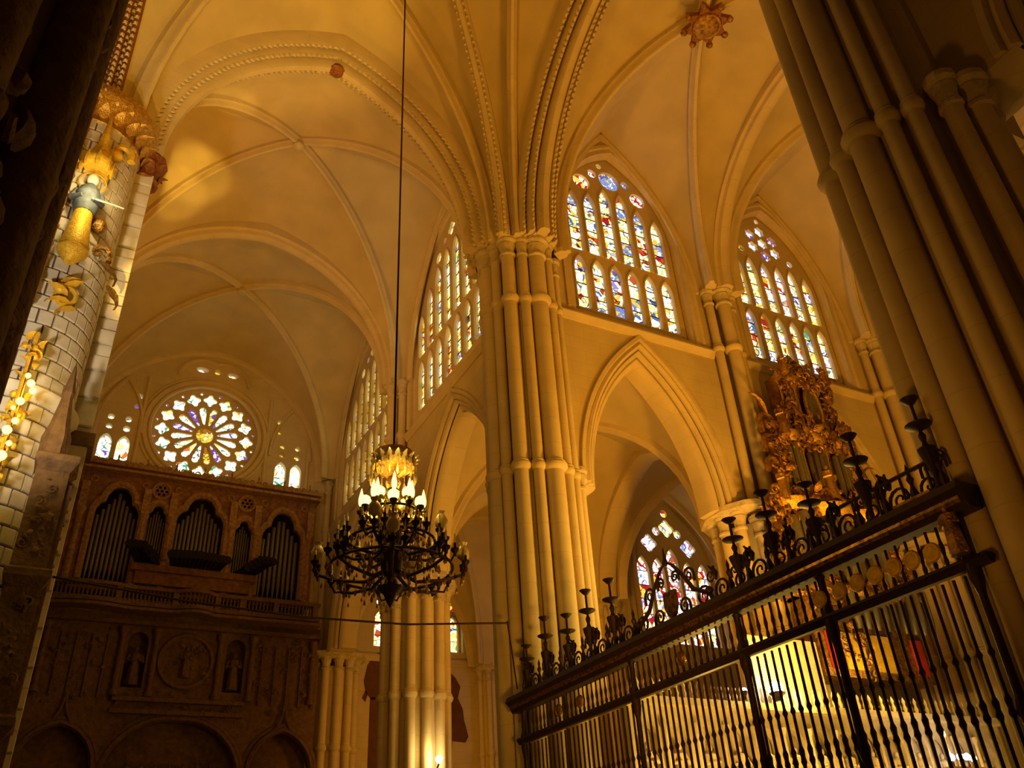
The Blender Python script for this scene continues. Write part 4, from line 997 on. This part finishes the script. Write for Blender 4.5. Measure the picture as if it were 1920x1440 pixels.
mb = MB(); scroll(mb, (0, 0, .22), (0, -1, 0), (0, 0, 1), .17, .026, 1.6, .9, -1, 5); scroll(mb, (0, -.24, .5), (0, 1, 0), (0, 0, -1), .11, .02, 1.4, 1.2, -1, 5); leaf(mb, (0, -.1, .4), (0, -.5, 1), .3, .07, Vector((1, 0, 0)))
s2 = mb.mesh('scroll', IRON, .6)
fin = MB().lathe((0, 0, 0), [(.05, 0), (.03, .08), (.06, .2), (.02, .32), (.05, .4), (.02, .46), (.03, .52), (0, .62)], 7).mesh('finial', IRON, .6)
y = -1.2; k = 0
while y > -12.1:
    if not (-7.7 < y < -5.3):
        link_mesh('scroll', s1 if k % 2 else s2, gr, (GX + .02, y, 5.62)); link_mesh('finial', fin, gr, (GX, y - .22, 5.62))
    y -= .44; k += 1
# central crest: shield between rising scrolled arms
cr = MB()
for s in (-1, 1):
    cr.tube([(GX, -6.5 + s * 1.15, 5.6), (GX, -6.5 + s * 1.0, 5.85), (GX, -6.5 + s * .62, 6.05), (GX, -6.5 + s * .42, 6.35), (GX, -6.5 + s * .2, 6.6), (GX, -6.5 + s * .05, 6.7)], [.045, .04, .04, .035, .03, .02], 6)
    for cy, cz, r in ((.85, 5.85, .18), (.55, 6.3, .14), (.2, 6.4, .1), (.35, 5.85, .14)):
        scroll(cr, (GX, -6.5 + s * cy, cz), (0, s, 0), (0, 0, 1), r, .026, 1.6, 1.0, 1, 5)
cr.build('crest_scrollwork', IRON, gr)
sh = MB().plate([(-6.66, 6.2), (-6.34, 6.2), (-6.33, 5.95), (-6.4, 5.8), (-6.5, 5.72), (-6.6, 5.8), (-6.67, 5.95)], [], -.03, .03, TRAN(GX)); sh.build('shield', IRONGOLD, gr, smooth=None)
MB().lathe((GX, -6.5, 6.65), [(.03, 0), (.06, .06), (.03, .14), (.015, .3), (0, .36)], 8).build('crest_finial', IRON, gr)
for yy in (-7.5, -5.5):
    MB().sphere((GX, yy, 5.9), .07, 8, 6).build('crest_knob', IRON, gr)
# cage at the right end of the crest
for yy in (-10.6, -11.0, -11.4, -11.8):
    MB().cyl((GX, yy, 5.62), (GX, yy, 6.1), .02, .02, 6).build('cage_bar', IRON, gr)
MB().cyl((GX, -10.4, 6.12), (GX, -11.95, 6.12), .03, .03, 6).build('cage_rail', IRON, gr)
MB().box((GX - .1, -11.6, 5.68), (.2, .55, .05)).build('gilt_plate', OLDGOLD, gr, smooth=None)

# ------------------------------------------------------------------ gilded organ of the choir
YG = -1.25
go = thing('gilded_organ', 'gilded baroque organ tower rising behind the iron grille', 'organ', (9.7, YG, 6.4))
rnd = random.Random(31)
MB().box((9.95, YG + .35, 7.7), (4.2, .8, 2.2)).build('lower_case', OLDGOLD, go, smooth=None)
for x, w_, z0, z1 in ((9.6, 4.3, 8.8, 11.7), (9.75, 3.0, 11.7, 14.2), (10.0, 1.9, 14.2, 16.6)):
    MB().box((x, YG + .5, (z0 + z1) / 2), (w_ * .96, .5, z1 - z0)).build('case', WOOD, go, smooth=None)
    for s in (-1, 0, 1):       # projecting round or flat towers of pipes
        cx = x + s * w_ * .33; hw = w_ * (.15 if s else .17); pj = .16 if s else .30
        MB().lathe((cx, YG + .28, 0), [(hw * 1.02, z0), (hw * 1.15, z0 + .1), (hw * 1.12, z0 + .3), (hw * .95, z0 + .4)], 16).build('tower_base', OLDGOLD, go)
        MB().lathe((cx, YG + .28, 0), [(hw * .95, z1 - .4), (hw * 1.2, z1 - .22), (hw * 1.25, z1 - .05), (hw * .9, z1 + .03), (hw * .5, z1 + .25), (0, z1 + .4)], 16).build('tower_cornice', GOLD, go)
        if not (z0 > 14 and s == 0):
            n = 7 if s == 0 else 5
            for i in range(n):
                a = pi + pi * (i + .5) / n; r = hw * pi / n * .36
                top = z1 - .45 - (.35 * abs(2 * (i + .5) / n - 1))
                MB().lathe((cx + hw * .82 * cos(a), YG + .28 + hw * .82 * sin(a), z0 + .4), [(r * .3, 0), (r, .3), (r, top - z0 - .4), (r * .8, top - z0 - .38)], 8).build('organ_pipe', TIN, go)
        for q in (-1, 1):      # gilt colonnettes
            MB().lathe((cx + q * hw * 1.12, YG + .12, z0 + .3), [(.1, 0), (.06, .1), (.075, .6), (.05, (z1 - z0) - 1.0), (.12, (z1 - z0) - .75), (.12, (z1 - z0) - .68)], 8).build('colonnette', GOLD, go)
    mb = MB(); flourish(mb, rnd, (x - w_ * .55, z0 - .1), (x + w_ * .55, z0 + .5), int(40 * w_ / 2), .24, YG - .14); flourish(mb, rnd, (x - w_ * .55, z1 - .6), (x + w_ * .55, z1 + .2), int(40 * w_ / 2), .24, YG - .12)
    flourish(mb, rnd, (x - w_ * .6, z0), (x - w_ * .42, z1), 40, .26, YG + .02); flourish(mb, rnd, (x + w_ * .42, z0), (x + w_ * .6, z1), 40, .26, YG + .02)
    mb.build('gilt_foliage', OLDGOLD, go, kind='stuff', label='tangled gilt foliage carving')
# oval opening of the top tower, crest and wings
MB().lathe((0, 0, 0), [(.0, 0)], 4)
ov = [(10.1 + .28 * cos(2 * pi * i / 20), 15.3 + .75 * sin(2 * pi * i / 20)) for i in range(20)]
MB().plate(ov, [], -.02, .1, NAVE(YG - .08)).build('oval_panel', TIN, go, smooth=None)
mb = MB()
for i in range(20): pass
mb.tube([(10.1 + .32 * cos(2 * pi * i / 20), YG - .1, 15.3 + .8 * sin(2 * pi * i / 20)) for i in range(21)], .06, 6); mb.build('oval_frame', GOLD, go)
mb = MB(); flourish(mb, rnd, (9.4, 16.6), (10.7, 17.3), 40, .2, YG + .2); mb.lathe((10.05, YG + .3, 16.7), [(.35, 0), (.2, .3), (.24, .45), (.1, .7), (.0, 1.05)], 8); mb.build('crest', OLDGOLD, go)
for x, z, h in ((8.35, 13.9, 1.1), (11.2, 14.0, 1.0), (7.7, 11.6, 1.0), (11.75, 11.7, 1.0), (9.1, 16.4, .8), (10.9, 16.4, .7), (9.75, 11.9, 1.2), (8.6, 9.1, .9), (10.8, 9.1, .9)):
    mb = MB(); figure(mb, (x, YG - .18, z), h); mb.build('gilt_figure', GOLD if rnd.random() < .5 else OLDGOLD, go)
for s, x, z in ((-1, 8.0, 14.4), (1, 11.5, 12.6), (-1, 7.3, 10.4), (1, 12.1, 10.2)):
    mb = MB()
    for k in range(3): scroll(mb, (x + s * .1 * k, YG + .05, z - .75 * k), (s, 0, 0), (0, 0, 1), .34 - .05 * k, .09, 1.3, 1.2, 1, 6)
    leaf(mb, (x, YG, z + .3), (s * .8, -.1, .8), .9, .1); mb.build('side_volute', OLDGOLD, go)
for x, w_, m_ in ((8.25, .42, RED), (11.6, .4, RED), (9.0, .8, GILT), (10.2, .8, GILT)):
    MB().box((x, YG - .08, 7.3), (w_, .06, 1.0)).build('case_panel', m_, go, smooth=None)
for k in range(9):
    MB().lathe((9.2 + .38 * k, YG - .3, 7.9), [(.06, 0), (.13, .4), (.13, 1.05 + .03 * k), (.1, 1.08 + .03 * k)], 10).build('organ_pipe', TIN, go)
mb = MB(); flourish(mb, rnd, (7.3, 8.5), (12.0, 9.0), 60, .18, YG - .15); flourish(mb, rnd, (8.4, 6.6), (9.6, 8.3), 30, .18, YG - .15); mb.build('gilt_foliage', OLDGOLD, go, kind='stuff', label='tangled gilt foliage carving')

# ------------------------------------------------------------------ alabaster choir stalls behind the grille
cs = thing('choir_stalls', 'alabaster choir stall screen with figure niches behind the grille', 'choir stalls', (6.5, -1.3, 0))
NX = [1.35 + .86 * k for k in range(14)]
MB().plate([(.9, 0), (13.4, 0), (13.4, 5.55), (.9, 5.55)], [lancet(x, .30, 3.7, 4.75, 5.12, 4) for x in NX] + [lancet(x, .30, 1.5, 2.7, 3.1, 4) for x in NX], 0, .22, NAVE(-1.75)).build('screen', ALAB, cs, smooth=None)
MB().box((7.15, -1.42, 2.75), (12.5, .1, 5.5)).build('screen_back', ALAB, cs, smooth=None)
for z, h, d in ((5.52, .16, .5), (3.52, .14, .36), (3.3, .1, .5), (1.3, .16, .6)): MB().box((7.15, -1.78, z), (12.6, d, h)).build('cornice', ALAB, cs, smooth=None)
nf = MB(); figure(nf, (0, 0, 0), 1.05); nfm = nf.mesh('niche_figure', ALAB, .8)
cl = MB().lathe((0, 0, 0), [(.07, 0), (.07, .08), (.045, .12), (.05, .8), (.04, 1.3), (.08, 1.42), (.08, 1.5)], 8).mesh('colonnette', ALAB, .7)
bs = MB().lathe((0, 0, 0), [(.06, 0), (.035, .06), (.06, .16), (.03, .26), (.05, .34), (0, .46)], 7).mesh('finial', ALAB, .7)
for k, x in enumerate(NX):
    link_mesh('niche_figure', nfm, cs, (x, -1.66, 3.65), .15 * ((k * 7) % 5 - 2)); link_mesh('niche_figure', nfm, cs, (x, -1.66, 1.5), .15 * ((k * 3) % 5 - 2))
    link_mesh('colonnette', cl, cs, (x + .43, -1.84, 3.6)); link_mesh('colonnette', cl, cs, (x + .43, -1.84, 1.4))
    for q in range(4): link_mesh('finial', bs, cs, (x - .3 + .215 * q, -1.72, 5.6))
MB().box((6.4, -1.1, 6.5), (2.4, .4, 1.9)).build('organ_plinth', ALAB, cs, smooth=None)
def floodlamp(label, c, r, m_, power, col=WARM, target=None):
    t = thing('floodlight', label, 'lamp', c)
    MB().sphere(c, r, 10, 8).build('bulb', m_, t)
    MB().lathe((c[0], c[1], c[2] - r - .12), [(r * .5, 0), (r * .6, .1), (r * 1.15, .16), (r * 1.2, .2), (r, .2)], 10).build('housing', IRON, t)
    if power: light('POINT', (c[0] + .3, c[1] - r - .12, c[2] + .16), power, col, None, .12)
    return t
floodlamp('dazzling floodlight on the choir stalls before the white plinth', (5.2, -1.96, 5.97), .17, SPOTBULB, 520)
floodlamp('small cool lamp on the choir stalls beside the dazzling floodlight', (4.15, -1.96, 5.85), .08, COOLBULB, 8, (1, .9, .9))
lc = thing('table_lamps', 'row of small white lamps low behind the grille end', 'lamp', (10.2, -2.6, 4.2))
MB().box((10.3, -2.6, 4.15), (1.3, .25, .12)).build('shelf', WOOD, lc, smooth=None)
MB().box((10.3, -2.55, 2.1), (1.0, .2, 4.1)).build('desk', WOOD, lc, smooth=None)
for x, z in ((9.86, 4.42), (10.2, 4.45), (10.45, 4.45), (10.68, 4.42)):
    MB().sphere((x, -2.65, z), .085, 9, 7).build('lamp_globe', COOLBULB, lc); MB().cyl((x, -2.65, 4.2), (x, -2.65, z - .06), .03).build('lamp_stem', IRON, lc)
MB().lathe((9.9, -2.6, 4.9), [(.02, 0), (.05, .06), (.035, .14), (0, .22)], 8).build('flame', BULB, lc); MB().cyl((9.9, -2.6, 4.2), (9.9, -2.6, 4.9), .03).build('candle', ALAB, lc)
# choir desk lights: warm glow on the alabaster
for x, pw in ((2.0, 230), (4.6, 170), (8.6, 150), (11.2, 120)): light('POINT', (x, -3.4, 3.4), pw, WARM, None, .25)

# ------------------------------------------------------------------ crystal chandelier
CX, CY = -6.25, -6.25
ch = thing('chandelier', 'great crystal chandelier with lit upper bulbs hanging over the crossing', 'chandelier', (CX, CY, 5.5))
MB().cyl((CX, CY, 8.0), (CX, CY, 27.4), .018, .018, 6).build('rope', IRON, ch)
MB().lathe((CX, CY, 5.5), [(.0, 0), (.05, .08), (.10, .2), (.2, .3), (.1, .36), (.07, .46), (.15, .6), (.17, .8), (.1, .95), (.14, 1.1), (.16, 1.25), (.08, 1.4), (.06, 1.7), (.11, 1.85), (.06, 1.95), (.05, 2.5)], 12).build('stem', IRON, ch)
MB().lathe((CX, CY, 7.62), [(.08, -.25), (.12, -.12), (.08, -.02), (.20, .06), (.34, .16), (.36, .3), (.30, .42), (.2, .46), (.05, .48)], 16).build('crown', OLDGOLD, ch, label='gilt crown with crystal drops')
mb = MB()
for k in range(18):
    a = 2 * pi * k / 18
    leaf(mb, (CX + .34 * cos(a), CY + .34 * sin(a), 7.74), (cos(a) * .3, sin(a) * .3, 1), .2, .06)
    mb.lathe((CX + .36 * cos(a), CY + .36 * sin(a), 7.5), [(0, 0), (.028, .06), (.01, .16), (.008, .3)], 5)
mb.build('crown_drops', CRYSTAL, ch, kind='stuff')
bulbM = MB().lathe((0, 0, 0), [(.016, 0), (.042, .06), (.045, .12), (.026, .22), (0, .32)], 8).mesh('candle_bulb', BULB, .8)
ballM = MB().sphere((0, 0, 0), .09, 10, 8).mesh('globe_bulb', BULB, .8)
shadeM = MB().lathe((0, 0, 0), [(.03, 0), (.09, .05), (.105, .13), (.07, .2), (.045, .235), (.07, .28), (.06, .28)], 10).mesh('glass_shade', SHADE, .8)
cupM = MB().lathe((0, 0, 0), [(.02, -.08), (.03, -.03), (.06, 0), (.065, .03), (.02, .03), (.02, .12)], 8).mesh('candle_cup', IRON, .7)
def arms(n, r, z, rot, zb, bulbs, lit, sub=False):
    for k in range(n):
        a = rot + 2 * pi * k / n; d = Vector((cos(a), sin(a), 0)); C = Vector((CX, CY, 0))
        P = [C + d * .1 + Vector((0, 0, zb)), C + d * (.35 * r) + Vector((0, 0, zb - .16)), C + d * (.75 * r) + Vector((0, 0, z - .2)), C + d * (.98 * r) + Vector((0, 0, z - .12)), C + d * r + Vector((0, 0, z))]
        arm = MB().tube(P, [.03, .028, .025, .025, .02], 6).build('arm', IRON if not lit else OLDGOLD, ch)
        s = Vector((-sin(a), cos(a), 0))
        tips = [P[-1]]
        if sub:
            q = P[-2]
            for e in (-1, 0, 1):
                tip = P[-1] + s * (.17 * e) + d * (.12 if e == 0 else .02) + Vector((0, 0, .0))
                if e: MB().tube([q, q + s * (.12 * e) - Vector((0, 0, .04)), tip - Vector((0, 0, .04)), tip], .018, 5).build('branch', IRON, arm)
                if e: tips.append(tip)
        for i, tp in enumerate(tips):
            c = link_mesh('candle_cup', cupM, arm, tp)
            me = (bulbM if (i or k % 2) else ballM) if lit else (shadeM if (i == 0 and k % 2 == bulbs) else None)
            if me is not None: link_mesh(me.name, me, arm, tp + Vector((0, 0, .10 if me is not shadeM else .1)))
            elif not lit: link_mesh('candle_tube', candT, arm, tp + Vector((0, 0, .05)))
candT = MB().lathe((0, 0, 0), [(.016, 0), (.016, .14), (.008, .15), (.012, .18), (0, .24)], 7).mesh('candle_tube', SHADE, .7)
arms(12, .48, 6.98, .2, 6.9, 0, True)
arms(8, .30, 7.15, .5, 7.05, 0, True)
arms(8, .78, 6.52, .1, 6.45, 1, False, True)
arms(8, 1.08, 6.12, .45, 6.05, 1, False, True)
mb = MB(); mbl = MB(); rnd = random.Random(77)
for k in range(520):
    lay = rnd.choice(((.1, .5, 6.75, 7.02), (.15, .62, 6.4, 6.8), (.2, .8, 6.0, 6.45), (.3, 1.1, 5.72, 6.1)))
    r = rnd.uniform(lay[0], lay[1]); a = rnd.uniform(0, 6.283); z = rnd.uniform(lay[2], lay[3]); s = rnd.uniform(.7, 1.4)
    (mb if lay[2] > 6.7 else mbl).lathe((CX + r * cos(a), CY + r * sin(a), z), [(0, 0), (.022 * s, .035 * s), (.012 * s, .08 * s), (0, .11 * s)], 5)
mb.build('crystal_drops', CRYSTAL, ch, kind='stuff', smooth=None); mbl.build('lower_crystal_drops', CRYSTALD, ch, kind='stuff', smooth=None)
for zz, R_, n in ((6.98, .40, 14), (6.5, .66, 18), (6.08, .92, 22)):
    MB().torus((CX, CY, zz), R_, .022, (0, 0, 1), 28, 6).build('hoop', IRON, ch)
for a in (.3, 2.4, 4.5): light('POINT', (CX + .52 * cos(a), CY + .52 * sin(a), 7.5), 26, WARM, None, .08)

# ------------------------------------------------------------------ cables, mural, wall lamp
o = MB().tube([(-10.75, -1.1, 7.2), (-8.5, -1.1, 7.0), (-6.25, -1.1, 6.9), (-4.0, -1.1, 6.95), (-1.55, -1.1, 7.2)], .022, 6).build('cable', IRON, None)
tag(o, 'thin dark cable strung between the ashlar pier and the cream pier', 'cable')
o = MB().tube([(-1.66, -1.2, 7.2), (-1.66, -1.35, 6.5), (-1.66, -1.5, 5.68)], .018, 6).build('cable', IRON, None)
tag(o, 'short slanting cable running down to the grille crest', 'cable')
def flatp(pts, nm, m_): MB().plate(pts, [], -.05, -.022, NAVE(19.92)).build(nm, m_, WAE, smooth=None, label='dark red painted ' + nm.replace('mural_', ''))
flatp([(2.2, 10.5), (2.1, 11.0), (2.25, 11.7), (2.55, 12.2), (3.0, 12.4), (3.4, 11.8), (3.3, 10.9), (2.9, 10.3), (2.5, 10.2)], 'mural_foliage', PAINT)
flatp([(2.05, 10.25), (2.2, 10.6), (2.3, 10.4), (2.2, 10.1)], 'mural_foliage_spray', PAINT)
flatp([(2.4, 2.0), (2.42, 10.3), (2.95, 10.3), (2.95, 2.0)], 'mural_staff', PAINT)
flatp([(3.8, 4.5), (4.0, 9.0), (4.6, 11.3), (5.2, 12.2), (5.9, 12.0), (6.6, 11.4), (6.85, 11.0), (6.7, 10.5), (6.95, 10.0), (7.0, 9.5), (7.1, 9.2), (7.2, 8.8), (7.05, 8.55), (6.4, 8.6), (6.2, 6.0), (5.8, 4.5)], 'mural_cloak', PAINT)
wlp = thing('wall_lamp', 'glowing lamp on the arcade pier behind the chandelier', 'lamp', (.6, 8.55, 5.7))
MB().sphere((.8, 8.4, 5.92), .11, 10, 8).build('bulb', SPOTBULB, wlp)
MB().tube([(.7, 8.85, 5.5), (.76, 8.6, 5.55), (.8, 8.4, 5.8)], .03, 6).build('bracket', IRON, wlp)
light('POINT', (8.9, -2.5, 6.6), 120, WARM, None, .15)                          # unseen point light added to brighten the gilt organ base
light('POINT', (.62, 8.3, 6.1), 45, (1, .7, .2), None, .12)
